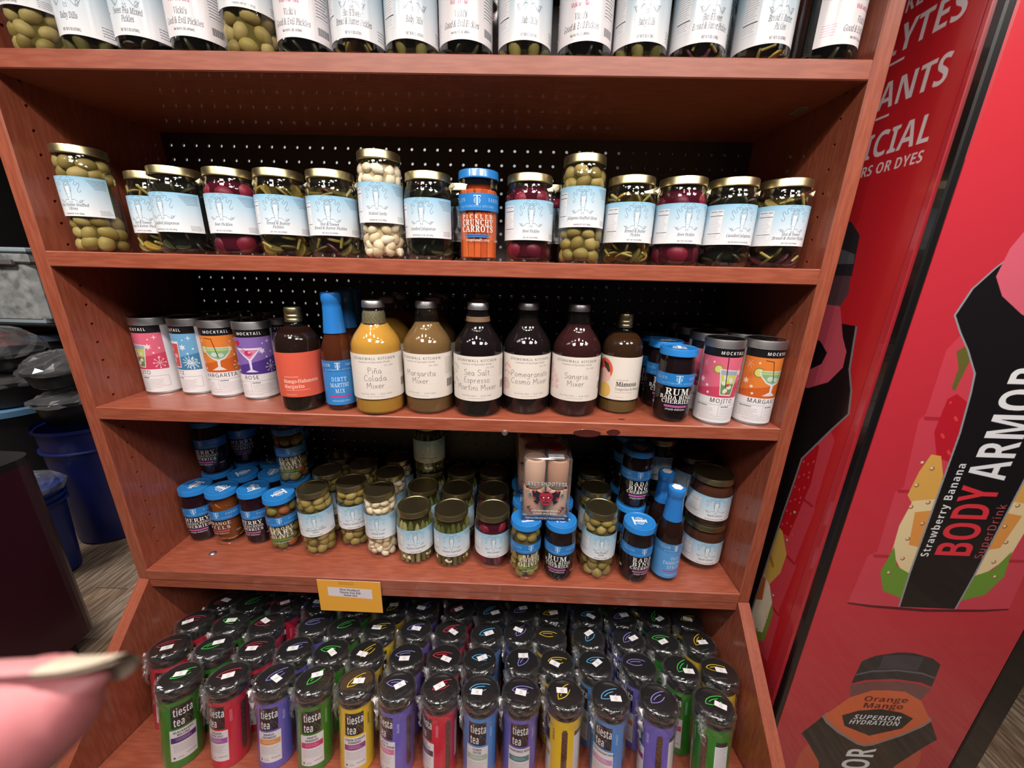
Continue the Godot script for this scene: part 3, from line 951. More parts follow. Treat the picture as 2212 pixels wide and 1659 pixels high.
func salt_print() -> StandardMaterial3D:
	var cv := Cv.new(230, 260, Color(0.9, 0.85, 0.82, 0.0), TS)
	var teal := rgb(86, 112, 116)
	cv.text("SALT SHOOTERS", F.sansb, 26, 117, 66, rgb(232, 222, 216), 0.5, 0.84, 0, 0, 2)
	cv.text("SALT SHOOTERS", F.sansb, 26, 115, 70, teal, 0.5, 0.84, 0, 0, 2)
	for s in [-1.0, 1.0]:
		for q in [[18, 108, 70, 92, 62, 136, 30, 150], [28, 136, 62, 152, 38, 172], [22, 120, 52, 84, 44, 108]]:
			var o := []
			for i in range(0, q.size(), 2):
				o.append(Vector2(115 + s * q[i], q[i + 1]))
			cv.poly(o, rgb(38, 34, 48))
		for q in [[46, 96, 62, 90, 58, 108], [48, 132, 66, 128, 60, 146], [26, 168, 40, 172, 30, 180]]:
			var o := []
			for i in range(0, q.size(), 2):
				o.append(Vector2(115 + s * q[i], q[i + 1]))
			cv.poly(o, rgb(196, 58, 62))
		var w1 := []
		for q in [[66, 150], [80, 138], [92, 118], [98, 100], [90, 92], [82, 100], [88, 108]]:
			w1.append(Vector2(115 + s * q[0], q[1]))
		cv.line(Cv.smooth(w1), 2.0, teal.darkened(0.2))
		cv.ell(115 + s * 78, 118, 7, 11, teal, s * 0.4)
		cv.ell(115 + s * 92, 74, 8, 8, rgb(92, 40, 56))
		cv.ell(115 + s * 70, 206, 9, 9, rgb(112, 52, 62))
		cv.flatpoly([115 + s * 74, 178, 115 + s * 96, 184, 115 + s * 84, 206, 115 + s * 78, 196], rgb(104, 66, 66))
	cv.ell(115, 128, 33, 32, rgb(178, 44, 68))
	cv.ell(115, 152, 22, 22, rgb(178, 44, 68))
	cv.ell(115, 103, 14, 4, rgb(40, 28, 40))
	for s in [-1.0, 1.0]:
		cv.ell(115 + s * 13, 132, 9, 8, rgb(90, 18, 34)); cv.ell(115 + s * 12, 132, 4.5, 4.5, rgb(244, 232, 224))
		cv.ell(115 + s * 26, 130, 4, 6, rgb(120, 24, 48))
	cv.flatpoly([115, 140, 109, 150, 121, 150], rgb(80, 16, 30))
	cv.rect(99, 158, 32, 5, rgb(56, 20, 34))
	cv.text("WITH PATENTED TEQUILA", F.sansb, 14, 115, 212, rgb(238, 232, 228), 0.5, 0.84)
	cv.text("FLAVOR SPICE BURST", F.sansb, 14, 115, 228, rgb(238, 232, 228), 0.5, 0.84)
	cv.rect(0, 236, 230, 24, rgb(38, 62, 104))
	cv.text("FOUR 2oz HIMALAYAN SALT TEQUILA SHOOTERS", F.sansb, 12.5, 115, 253, rgb(226, 226, 230), 0.5, 0.68)
	return printed("salt print", cv.tex(), 0.4, 0.0, true)


func sign_print() -> StandardMaterial3D:
	var cv := Cv.new(320, 180, rgb(244, 172, 54), TS)
	cv.poly(v2([50, 38, 274, 44, 274, 100, 50, 90]), rgb(232, 222, 228))
	for t in [["New Product!", 58], ["Tiesta Tea $20", 74], ["loose tea", 89]]:
		cv.text(t[0], F.serifb, 15, 162, t[1], rgb(34, 26, 34), 0.5, 1.0, 0, 0.03)
	return printed("sign print", cv.tex(), 0.7)


func price_print() -> StandardMaterial3D:
	var cv := Cv.new(64, 40, rgb(238, 236, 238), TS)
	cv.text("$20.00", F.sans, 14, 34, 24, rgb(130, 128, 134), 0.5, 0.85)
	cv.rect(4, 10, 2, 20, rgb(120, 118, 124))
	return printed("price print", cv.tex(), 0.6)


# ------------------------------------------------------------------ jars, bottles, tins
var JAR := {
	"pickle": {"r": 0.0375, "h": 0.125, "lr": 0.0352, "lh": 0.0125, "sh": 0.098, "nk": 0.0332, "lid": "gold", "lab": [0.032, 0.088], "arc": [-100.0, 80.0]},
	"quart": {"r": 0.0365, "h": 0.165, "lr": 0.0345, "lh": 0.0125, "sh": 0.135, "nk": 0.0325, "lid": "gold", "lab": [0.018, 0.112], "arc": [-96.0, 84.0]},
	"tall": {"r": 0.0343, "h": 0.152, "lr": 0.0322, "lh": 0.0125, "sh": 0.126, "nk": 0.0302, "lid": "gold", "lab": [0.052, 0.108], "arc": [-100.0, 80.0]},
	"farm": {"r": 0.0305, "h": 0.129, "lr": 0.0312, "lh": 0.0125, "sh": 0.101, "nk": 0.0285, "lid": "blue", "lab": [0.022, 0.088], "arc": [-105.0, 105.0]},
	"butter": {"r": 0.041, "h": 0.106, "lr": 0.0395, "lh": 0.0125, "sh": 0.079, "nk": 0.037, "lid": "gold", "lab": [0.017, 0.070], "arc": [-100.0, 80.0]},
}


func jar_profile(k: String, inset := 0.0, top := -1.0) -> Array:
	var j: Dictionary = JAR[k]
	var r: float = j.r - inset
	var b := inset * 0.7
	var t: float = j.h - j.lh + 0.003 if top < 0.0 else top
	var p := [Vector2(0, b + 0.002), Vector2(r * 0.7, b + 0.0018), Vector2(r - 0.0075, b), Vector2(r - 0.003, b + 0.0018), Vector2(r - 0.0008, b + 0.0055), Vector2(r, b + 0.011)]
	if t > j.sh:
		p.append_array([Vector2(r, j.sh - 0.006), Vector2(r - 0.0008, j.sh - 0.001), Vector2(lerpf(r, j.nk - inset, 0.55), j.sh + 0.006), Vector2(j.nk - inset, j.sh + 0.0095), Vector2(j.nk - inset, t)])
	else:
		p.append(Vector2(r, t))
	return p


func lid_mesh(r: float, h: float) -> ArrayMesh:
	return lathed("lid %.4f %.4f" % [r, h], [Vector2(r - 0.0016, 0), Vector2(r - 0.0003, 0.0004), Vector2(r, 0.0014), Vector2(r - 0.0005, 0.0026), Vector2(r - 0.0006, h - 0.002), Vector2(r - 0.0012, h - 0.0006), Vector2(r - 0.0028, h), Vector2(r - 0.0052, h - 0.0002), Vector2(r - 0.0062, h - 0.0012), Vector2(0, h - 0.0012)], 40, 0.75)


func inside(key: String, c: Color) -> StandardMaterial3D:      # what stands wet against the glass: the glass alone shines
	var m := mat(key, c, 0.9)
	m.metallic_specular = 0.05
	return m


func ball() -> SphereMesh:
	if not G.has("ball"):
		var s := SphereMesh.new()
		s.radius = 1.0
		s.height = 2.0
		s.radial_segments = 12
		s.rings = 6
		G["ball"] = s
	return G["ball"]


func disc() -> ArrayMesh:
	return lathed("disc", [Vector2(0, -0.5), Vector2(0.86, -0.5), Vector2(1, -0.3), Vector2(1, 0.3), Vector2(0.86, 0.5), Vector2(0, 0.5)], 12, 0.9)


func clove() -> ArrayMesh:
	return lathed("clove", [Vector2(0, -1), Vector2(0.55, -0.8), Vector2(0.95, -0.3), Vector2(0.9, 0.2), Vector2(0.5, 0.75), Vector2(0, 1.15)], 9, 0.1)


func spear() -> ArrayMesh:
	return lathed("spear", [Vector2(0, 0), Vector2(0.9, 0.02), Vector2(1, 0.5), Vector2(0.95, 0.72), Vector2(1.15, 0.82), Vector2(0.75, 0.93), Vector2(0, 1)], 8, 0.1)


func tones(key: String, cols: Array, rough := 0.35) -> Array:
	var o := []
	for i in cols.size():
		var m := mat("%s tone %d" % [key, i], cols[i], rough + 0.15)
		m.metallic_specular = 0.3
		o.append(m)
	return o


func ring(o: Node3D, called: String, mesh: Mesh, ms: Array, rad: float, ys: Array, count: int, size: Vector3, wild := 0.35, lean := true) -> void:
	for y in ys:
		var a0 := rng.randf() * TAU
		for i in count:
			var a := a0 + TAU * (i + rng.randf_range(-0.12, 0.12)) / count
			var b := Basis(Vector3.UP, a)
			if lean:
				b = b * Basis(Vector3(1, 0, 0), rng.randf_range(-wild, wild)) * Basis(Vector3(0, 0, 1), rng.randf_range(-1.4, 1.4))
			else:
				b = b * Basis(Vector3(0, 0, 1), rng.randf_range(-wild, wild))
			b = b.scaled_local(size * rng.randf_range(0.9, 1.08))
			part(o, called, mesh, ms[rng.randi() % ms.size()], Vector3(sin(a) * rad, y + rng.randf_range(-0.002, 0.002), cos(a) * rad), b)


func filling(o: Node3D, k: String, fill: String, lab: Array) -> void:
	var j: Dictionary = JAR[k]
	var r: float = j.r
	var lo := [0.0125]
	while lo[-1] + 0.0165 < lab[0] + 0.004:
		lo.append(lo[-1] + 0.0165)
	var hi := [lab[1] + 0.005]
	while hi[-1] + 0.0150 < j.sh + 0.006:
		hi.append(hi[-1] + 0.0150)
	var core := func(c: Color, inset: float, top := -1.0) -> void:
		part(o, "brine", lathed("core %s %.4f %.3f" % [k, inset, top], jar_profile(k, inset, top) + [Vector2(0, j.sh + 0.004 if top < 0.0 else top)], 28), inside("brine " + c.to_html(), c))
	match fill:
		"olive":
			core.call(rgb(92, 84, 40), 0.009, j.sh + 0.003)
			ring(o, "olive", ball(), tones("olive", [rgb(148, 130, 66), rgb(130, 114, 56), rgb(162, 144, 84)]), r - 0.0115, lo + hi, 7, Vector3(0.0128, 0.0102, 0.0098))
		"garlic":
			core.call(rgb(190, 170, 128), 0.008, j.sh + 0.003)
			ring(o, "garlic_clove", clove(), tones("garlic", [rgb(226, 210, 176), rgb(214, 194, 156), rgb(234, 222, 194)]), r - 0.0095, lo + [0.022] + hi, 9, Vector3(0.0085, 0.011, 0.0075), 0.6)
		"beet":
			core.call(rgb(66, 10, 26), 0.006, j.sh + 0.003)
			ring(o, "beet", ball(), tones("beet", [rgb(112, 18, 40), rgb(92, 14, 36), rgb(128, 26, 48)], 0.3), r - 0.0165, [0.018] + [j.sh - 0.008], 5, Vector3(0.0165, 0.0145, 0.0150))
		"slice", "hot":
			core.call(rgb(62, 52, 20), 0.014, j.sh + 0.003)
			var ts := tones("slice", [rgb(108, 94, 36), rgb(126, 108, 42), rgb(86, 76, 30), rgb(154, 124, 40)])
			if fill == "hot":
				ts = tones("hot", [rgb(104, 90, 36), rgb(122, 106, 50), rgb(82, 72, 30), rgb(74, 26, 34)])
			ring(o, "pickle_slice", disc(), ts, r - 0.0138, lo + hi, 8, Vector3(0.0125, 0.0040, 0.0115), 0.5)
			ring(o, "onion_strip", spear(), tones("onion", [rgb(150, 138, 74), rgb(122, 112, 50)]), r - 0.0050, [lo[0], hi[0] - 0.004], 6, Vector3(0.0022, 0.018, 0.0020), 0.12)
		"jalapeno":
			core.call(rgb(22, 24, 14), 0.011, j.sh + 0.003)
			ring(o, "jalapeno_slice", disc(), tones("jal", [rgb(36, 38, 20), rgb(28, 30, 16), rgb(52, 52, 28)], 0.25), r - 0.0118, lo + hi, 8, Vector3(0.0105, 0.0040, 0.0100), 0.6)
		"dill":
			core.call(rgb(40, 36, 20), 0.008, j.sh + 0.003)
			ring(o, "baby_dill", ball(), tones("dill", [rgb(104, 98, 44), rgb(82, 80, 34), rgb(120, 110, 52)]), r - 0.0095, [0.020, 0.122], 7, Vector3(0.0090, 0.0215, 0.0085), 0.25, false)
		"asparagus":
			core.call(rgb(58, 58, 24), 0.008, j.sh + 0.003)
			ring(o, "asparagus_spear", spear(), tones("asp", [rgb(96, 100, 44), rgb(80, 84, 34), rgb(116, 116, 56), rgb(150, 146, 92)]), r - 0.0062, [0.005], 17, Vector3(0.0052, j.sh, 0.0052), 0.03, false)
			for i in 3:
				var a := rng.randf_range(-1.2, 1.2)
				part(o, "garlic_clove", clove(), tones("garlic", [rgb(226, 210, 176), rgb(214, 194, 156)])[0], Vector3(sin(a) * (r - 0.0055), 0.017, cos(a) * (r - 0.0055)), Basis(Vector3.UP, a) * Basis(Vector3(0, 0, 1), 1.4).scaled_local(Vector3(0.0048, 0.0085, 0.0045)))
		"carrot":
			core.call(rgb(150, 58, 20), 0.010, j.sh + 0.003)
			var ms := tones("carrot", [rgb(206, 92, 40), rgb(190, 78, 32), rgb(218, 108, 54)])
			for i in 16:
				var a := TAU * i / 16.0
				part(o, "carrot_stick", boxed("carrot", Vector3(0.0098, 0.097, 0.008), 0.0012, Vector3(0, 0.0485, 0)), ms[i * 7 % 3], Vector3(sin(a) * (r - 0.0068), 0.005, cos(a) * (r - 0.0068)), Basis(Vector3.UP, a) * Basis(Vector3(0, 0, 1), rng.randf_range(-0.03, 0.03)))
		"cherry":
			core.call(rgb(20, 6, 12), 0.0022)
		"merry":
			core.call(rgb(34, 6, 20), 0.0022)
		"orange":
			core.call(rgb(120, 62, 24), 0.0070)
			ring(o, "orange_peel", disc(), tones("peel", [rgb(160, 92, 36), rgb(134, 74, 30)]), r - 0.0106, [0.014, j.sh - 0.006], 7, Vector3(0.0095, 0.003, 0.0050), 0.4)
		"farmolive":
			core.call(rgb(96, 84, 36), 0.008, j.sh + 0.003)
			ring(o, "olive", ball(), tones("olive", [rgb(148, 130, 66), rgb(130, 114, 56), rgb(162, 144, 84)]), r - 0.0105, [0.014, 0.030, 0.046, 0.097], 6, Vector3(0.0118, 0.0098, 0.0092))
		"bloody":
			core.call(rgb(96, 66, 32), 0.008, j.sh + 0.003)
			ring(o, "olive", ball(), tones("bloody", [rgb(140, 126, 58), rgb(150, 84, 40), rgb(122, 112, 52)]), r - 0.0105, [0.014, 0.030, 0.046, 0.097], 6, Vector3(0.0118, 0.0098, 0.0092))
		"butter":
			core.call(rgb(74, 40, 26), 0.0026, j.sh + 0.004)


func make_jar(k: String, fill: String, label: Material, called: String, text: String, group: String, at: Vector3, turn := 0.0, lab := []) -> Node3D:
	var j: Dictionary = JAR[k]
	var o := thing(called, text, "jar", at, deg_to_rad(turn), group)
	filling(o, k, fill, lab if lab.size() else j.lab)
	part(o, "glass", lathed("glass " + k, jar_profile(k), 40), M["glass"])
	if label:
		var y: Array = lab if lab.size() else j.lab
		part(o, "label", patched("label %s %.3f" % [k, y[0]], j.r + 0.0004, y[0], y[1], j.arc[0], j.arc[1]), label)
	var l := part(o, "lid", lid_mesh(j.lr, j.lh), M["lid " + j.lid], Vector3(0, j.h - j.lh, 0))
	if j.lid == "blue":
		part(l, "lid_emblem", G["emblem"], M["lid ink"], Vector3(0, j.lh - 0.0010, 0), Basis(Vector3.UP, rng.randf_range(-PI, PI)))
	return o


func emblem_mesh() -> ArrayMesh:
	var b := MB.new()
	var k := 0.00036
	var fl := func(a: Array) -> void:
		var p := []
		for i in range(0, a.size(), 2):
			p.append(Vector3(a[i] * k, 0.0001, a[i + 1] * k))
		b.flat(p, Vector3.UP)
	fl.call([-30, -38, 30, -38, 30, -28, -30, -28])
	fl.call([-8, -30, 8, -30, 8, 34, -8, 34])
	fl.call([-14, 32, 14, 32, 14, 38, -14, 38])
	fl.call([-34, -38, -28, -38, -28, -16]); fl.call([34, -38, 28, -38, 28, -16])
	for s in [-1.0, 1.0]:
		for rr in [[24.0, 19.0, 6.0], [15.0, 11.0, 4.0]]:
			for i in 10:
				var a := -1.1 + i * 0.24
				var c := a + 0.24
				fl.call([s * (rr[2] + rr[0] * cos(a)), rr[0] * sin(a), s * (rr[2] + rr[0] * cos(c)), rr[0] * sin(c), s * (rr[2] + rr[1] * cos(c)), rr[1] * sin(c), s * (rr[2] + rr[1] * cos(a)), rr[1] * sin(a)])
	return b.done()


func make_mixer(called: String, text: String, label: Material, liquid: Color, fillto: float, at: Vector3, turn := 0.0, foam := 0) -> Node3D:
	var o := thing(called, text, "bottle", at, deg_to_rad(turn), "tall bottles of drink mixer on the third shelf")
	var outer := [Vector2(0, 0.002), Vector2(0.034, 0.0015), Vector2(0.0385, 0), Vector2(0.041, 0.0018), Vector2(0.0425, 0.006), Vector2(0.0425, 0.114), Vector2(0.0418, 0.121), Vector2(0.0395, 0.128), Vector2(0.0345, 0.137), Vector2(0.027, 0.147), Vector2(0.0222, 0.1545), Vector2(0.0205, 0.161), Vector2(0.0198, 0.172), Vector2(0.0176, 0.1785), Vector2(0.0166, 0.181), Vector2(0.0166, 0.19)]
	var inner := []
	for p in outer:
		if p.y < fillto:
			inner.append(Vector2(maxf(p.x - 0.0018, 0.0), p.y + 0.002))
	for i in outer.size() - 1:
		if outer[i].y < fillto and outer[i + 1].y >= fillto:
			var t: float = (fillto - outer[i].y) / (outer[i + 1].y - outer[i].y)
			inner.append(Vector2(lerpf(outer[i].x, outer[i + 1].x, t) - 0.0018, fillto + 0.002))
	inner.append(Vector2(0, fillto + 0.002))
	part(o, "liquid", lathed("mix %.3f" % fillto, inner, 36), inside("mix " + liquid.to_html(), liquid))
	part(o, "glass", lathed("mix glass", outer, 40), M["glass"])
	if foam:
		var f := part(o, "residue_film" if foam == 1 else "neck_ring", lathed("mix foam %d" % foam, [Vector2(0.0196, 0.156), Vector2(0.0190, 0.162), Vector2(0.0184, 0.171), Vector2(0.0166, 0.1765)] if foam == 1 else [Vector2(0.0208, 0.1625), Vector2(0.0203, 0.1665), Vector2(0.0196, 0.171)], 32), M["foam"] if foam == 1 else mat("neck ring", rgb(120, 92, 66), 0.5))
		f.set_meta("label", "speckled dried drink film inside the neck" if foam == 1 else "tan ring round the bottle neck")
	part(o, "label", patched("mix label", 0.0429, 0.031, 0.109, -95, 95), label)
	part(o, "cap", lathed("mix cap", [Vector2(0.0172, 0.1815), Vector2(0.0184, 0.182), Vector2(0.0184, 0.186), Vector2(0.0178, 0.1915), Vector2(0.0168, 0.193), Vector2(0.0140, 0.1932), Vector2(0.0132, 0.1925), Vector2(0, 0.1925)], 32, 0.8), M["steel"])
	return o


func make_round(called: String, text: String, label: Material, liquid: Color, low: Color, at: Vector3, turn := 0.0) -> Node3D:
	var o := thing(called, text, "bottle", at, deg_to_rad(turn), "small round bottles of drink mixer")
	var outer := [Vector2(0, 0.002), Vector2(0.029, 0.0015), Vector2(0.0325, 0), Vector2(0.035, 0.0018), Vector2(0.0363, 0.006), Vector2(0.0363, 0.112), Vector2(0.0356, 0.12), Vector2(0.0335, 0.128), Vector2(0.0290, 0.136), Vector2(0.022, 0.1425), Vector2(0.0152, 0.147), Vector2(0.0120, 0.151), Vector2(0.0114, 0.156), Vector2(0.0114, 0.174)]
	var inner := []
	for p in outer.slice(0, 10):
		inner.append(Vector2(maxf(p.x - 0.0018, 0.0), p.y + 0.002))
	inner.append(Vector2(0, 0.1445))
	part(o, "liquid", lathed("round fill", inner, 36), inside("mix " + liquid.to_html(), liquid))
	if low != liquid:
		var s := part(o, "sediment", lathed("round low", [Vector2(0.0340, 0.004), Vector2(0.0348, 0.008), Vector2(0.0348, 0.024)], 36), inside("mix " + low.to_html(), low))
		s.set_meta("label", "paler settled pulp at the bottom")
	part(o, "glass", lathed("round glass", outer, 40), M["glass"])
	part(o, "label", patched("round label", 0.0367, 0.028, 0.106, -95, 95), label)
	part(o, "cap", lathed("round cap", [Vector2(0.0118, 0.1535), Vector2(0.0134, 0.154), Vector2(0.0134, 0.158), Vector2(0.0126, 0.1595), Vector2(0.0134, 0.161), Vector2(0.0134, 0.1645), Vector2(0.0126, 0.166), Vector2(0.0132, 0.1675), Vector2(0.0132, 0.1755), Vector2(0.0124, 0.1775), Vector2(0, 0.178)], 28, 0.8), M["lid gold"])
	return o


func make_sauce(called: String, text: String, label: Material, liquid: Color, at: Vector3, turn := 0.0, sticker := false) -> Node3D:
	var o := thing(called, text, "bottle", at, deg_to_rad(turn), "slim bottles with blue foil necks")
	var outer := [Vector2(0, 0.002), Vector2(0.019, 0.0015), Vector2(0.0225, 0), Vector2(0.0248, 0.0018), Vector2(0.026, 0.006), Vector2(0.026, 0.100), Vector2(0.0254, 0.108), Vector2(0.0235, 0.117), Vector2(0.0205, 0.126), Vector2(0.0178, 0.134), Vector2(0.0162, 0.142), Vector2(0.0150, 0.15)]
	var inner := []
	for p in outer:
		inner.append(Vector2(maxf(p.x - 0.0016, 0.0), p.y + 0.002))
	part(o, "liquid", lathed("sauce fill", inner, 32), inside("mix " + liquid.to_html(), liquid))
	part(o, "glass", lathed("sauce glass", outer, 36), M["glass"])
	part(o, "label", patched("sauce label", 0.0264, 0.012, 0.092, -110, 110), label)
	var f := part(o, "foil_neck", lathed("foil", [Vector2(0.0184, 0.137), Vector2(0.0178, 0.142), Vector2(0.0163, 0.16), Vector2(0.0152, 0.18), Vector2(0.0150, 0.187), Vector2(0.0162, 0.189), Vector2(0.0164, 0.201), Vector2(0.0156, 0.2035), Vector2(0.0135, 0.2045), Vector2(0, 0.2045)], 28, 0.7), M["foil"])
	if sticker:
		part(f, "price_sticker", lathed("dot", [Vector2(0.0105, 0.0), Vector2(0.0105, 0.0004), Vector2(0, 0.0004)], 6), M["white paper"], Vector3(0, 0.2046, 0))
	return o


func make_tin(text: String, label: Material, at: Vector3, turn := 0.0) -> Node3D:
	var o := thing("mocktail_tin", text, "tin", at, deg_to_rad(turn), "mocktail mix tins on the third shelf")
	part(o, "body", lathed("tin body", [Vector2(0, 0.001), Vector2(0.0285, 0.001), Vector2(0.0295, 0), Vector2(0.0308, 0.0005), Vector2(0.0308, 0.0028), Vector2(0.0302, 0.0038), Vector2(0.0302, 0.134)], 40, 0.8), M["steel"])
	part(o, "wrapper", patched("tin wrap", 0.0306, 0.0045, 0.1325, -180, 180), label)
	part(o, "rim", lathed("tin rim", [Vector2(0.0304, 0.1325), Vector2(0.0316, 0.133), Vector2(0.0313, 0.1345), Vector2(0.0313, 0.1445), Vector2(0.0308, 0.1462), Vector2(0.0296, 0.147), Vector2(0.0286, 0.1464)], 40, 0.8), M["steel"])
	part(o, "lid", lathed("tin lid", [Vector2(0.0288, 0.1462), Vector2(0.026, 0.1452), Vector2(0.0215, 0.1452), Vector2(0.0205, 0.1462), Vector2(0.0165, 0.1462), Vector2(0.0155, 0.1452), Vector2(0.0115, 0.1452), Vector2(0.0105, 0.146), Vector2(0, 0.146)], 36, 0.8), M["black tin"])
	return o


# tea canisters in shrink film
func film_mesh(sd: int) -> ArrayMesh:
	var r := RandomNumberGenerator.new()
	r.seed = sd
	var b := MB.new()
	var lv := [[0.0312, 0.001], [0.0314, 0.03], [0.0315, 0.06], [0.0314, 0.09], [0.0317, 0.108], [0.0322, 0.118], [0.0328, 0.125], [0.0333, 0.130], [0.0338, 0.134], [0.0342, 0.138], [0.0344, 0.1415], [0.0345, 0.145], [0.0345, 0.148], [0.0344, 0.151], [0.0342, 0.1535], [0.0336, 0.156], [0.0326, 0.158], [0.0308, 0.1595], [0.028, 0.1606], [0.022, 0.1611], [0.012, 0.1615], [0.0, 0.1616]]
	var seg := 44
	var rows := []
	for i in lv.size():
		var row := []
		var am := 0.0003
		if lv[i][1] > 0.107 and lv[i][0] > 0.0300:
			am = 0.0011
		elif lv[i][0] < 0.0300:
			am = 0.00022 if i < lv.size() - 1 else 0.0
		var rough := am > 0.0008
		for k in seg:
			var a := TAU * (k + (r.randf_range(-0.35, 0.35) if rough else 0.0)) / seg
			var rr: float = lv[i][0] + r.randf_range(-0.5, 1.0) * am + (0.0006 * sin(k * 1.7 + sd + i * 0.9) if rough else 0.0)
			row.append(Vector3(rr * sin(a), lv[i][1] + r.randf_range(-am, am) * (0.9 if i < lv.size() - 1 else 0.0), rr * cos(a)))
		rows.append(row)
	for i in lv.size() - 1:
		for k in seg:
			var p: Vector3 = rows[i][k]
			var q: Vector3 = rows[i][(k + 1) % seg]
			var s: Vector3 = rows[i + 1][(k + 1) % seg]
			var t: Vector3 = rows[i + 1][k]
			var c := Vector3(0, (p.y + t.y) * 0.5 - (0.05 if i > 15 else 0.0), 0)
			b.face(p, q, s, c)
			if i < lv.size() - 2:
				b.face(p, s, t, c)
	for i in range(5, 17):            # the film lies double where it gathers round the rim
		for k in seg:
			var p: Vector3 = rows[i][(k + 7) % seg].rotated(Vector3.UP, -TAU * 7.0 / seg) * Vector3(1.025, 1, 1.025)
			var q: Vector3 = rows[i][(k + 8) % seg].rotated(Vector3.UP, -TAU * 7.0 / seg) * Vector3(1.025, 1, 1.025)
			var s: Vector3 = rows[i + 1][(k + 8) % seg].rotated(Vector3.UP, -TAU * 7.0 / seg) * Vector3(1.025, 1, 1.025)
			var t: Vector3 = rows[i + 1][(k + 7) % seg].rotated(Vector3.UP, -TAU * 7.0 / seg) * Vector3(1.025, 1, 1.025)
			if (k + i) % 5 > 1:
				b.face(p, q, s, Vector3(0, p.y, 0))
				b.face(p, s, t, Vector3(0, p.y, 0))
	return b.done()


func film_ear(sd: int) -> ArrayMesh:          # the gathered seam of the film that sticks out beside the rim
	var r := RandomNumberGenerator.new()
	r.seed = sd
	var b := MB.new()
	for w in 5:
		var prev := []
		for i in 13:
			var t := i / 12.0
			var base := Vector3(-0.0335 - 0.0015 * sin(t * 6.0 + w) + r.randf_range(-0.0012, 0.0012), 0.150 - t * (0.040 + w * 0.004), 0.003 * (w - 2) + r.randf_range(-0.002, 0.002))
			var e := base + Vector3(-0.0085 * (1.0 - t * 0.75) + r.randf_range(-0.003, 0.002), r.randf_range(-0.003, 0.003), r.randf_range(-0.005, 0.005))
			var mid := (base + e) * 0.5 + Vector3(r.randf_range(-0.001, 0.001), r.randf_range(-0.001, 0.001), r.randf_range(-0.003, 0.003))
			if prev.size():
				for g in 2:
					b.face(prev[g], [base, mid][g], [mid, e][g])
					b.face(prev[g], [mid, e][g], prev[g + 1])
			prev = [base, mid, e]
	return b.done()


func leaf_mesh() -> ArrayMesh:
	var b := MB.new()
	for st in [[-0.013, 0.011, -0.011, 0.004, -0.004, -0.003, 0.006, -0.0075, 0.012, -0.0085], [-0.013, 0.011, -0.004, 0.0105, 0.004, 0.007, 0.010, 0.001], [-0.008, 0.0065, -0.002, 0.001, 0.006, -0.003]]:
		var q: Array = Cv.smooth(v2(st), 4)
		for i in q.size() - 1:
			var d: Vector2 = (q[i + 1] - q[i]).normalized()
			var s := Vector2(-d.y, d.x) * 0.00055
			b.flat([Vector3(q[i].x + s.x, 0, q[i].y + s.y), Vector3(q[i + 1].x + s.x, 0, q[i + 1].y + s.y), Vector3(q[i + 1].x - s.x, 0, q[i + 1].y - s.y), Vector3(q[i].x - s.x, 0, q[i].y - s.y)], Vector3.UP)
	return b.done()


func make_tea(hue: String, label: Material, text: String, at: Vector3, turn: float, tilt: float, n: int) -> Node3D:
	var o := thing("tea_canister", text, "canister", at, 0.0, "tea canisters in the sloping bin")
	o.basis = Basis(Vector3(1, 0, 0), -tilt) * Basis(Vector3.UP, deg_to_rad(turn))
	part(o, "body", lathed("tea body", [Vector2(0, 0.001), Vector2(0.0285, 0.001), Vector2(0.0296, 0.0002), Vector2(0.0303, 0.0015), Vector2(0.0303, 0.004), Vector2(0.0300, 0.005), Vector2(0.0300, 0.136)], 36, 0.8), mat("tea can " + hue, TEA[hue][0], 0.3))
	part(o, "wrapper", patched("tea wrap", 0.0303, 0.004, 0.135, -180, 180), label)
	part(o, "window", G["tea window"], M["tea leaves"])
	var l := part(o, "lid", lathed("tea lid", [Vector2(0.0302, 0.132), Vector2(0.0316, 0.1325), Vector2(0.0318, 0.137), Vector2(0.0308, 0.1385), Vector2(0.0308, 0.1405), Vector2(0.0326, 0.1425), Vector2(0.0330, 0.146), Vector2(0.0328, 0.152), Vector2(0.0318, 0.1555), Vector2(0.0300, 0.1572), Vector2(0.0272, 0.1578), Vector2(0.0262, 0.1574), Vector2(0.0, 0.1582)], 40, 0.8), M["black plastic"])
	var spin := rng.randf_range(-0.7, 0.5)
	var up := Basis(Vector3.UP, -deg_to_rad(turn))
	part(l, "leaf_mark", G["leaf"], mat("leaf " + hue, TEA[hue][1], 0.4), Vector3(0, 0.1587, 0) + up * Vector3(rng.randf_range(-0.004, 0.004), 0, rng.randf_range(-0.008, -0.003)), up * Basis(Vector3.UP, spin).scaled(Vector3(1.2, 1, 1.2)))
	if rng.randf() < 0.94:
		part(o, "price_sticker", G["sticker"], M["price print"], Vector3(0, 0.1621, 0) + up * Vector3(rng.randf_range(-0.007, 0.010), 0, rng.randf_range(-0.008, 0.012)), up * Basis(Vector3.UP, rng.randf_range(-0.7, 0.7)))
	part(o, "shrink_film", G["film %d" % (n % 4)], M["film"], Vector3.ZERO, up * Basis(Vector3.UP, n * 0.7))
	part(o, "film_seam", G["ear %d" % (n % 3)], M["film ear"], Vector3.ZERO, up * Basis(Vector3.UP, rng.randf_range(0.1, 0.7)))
	return o


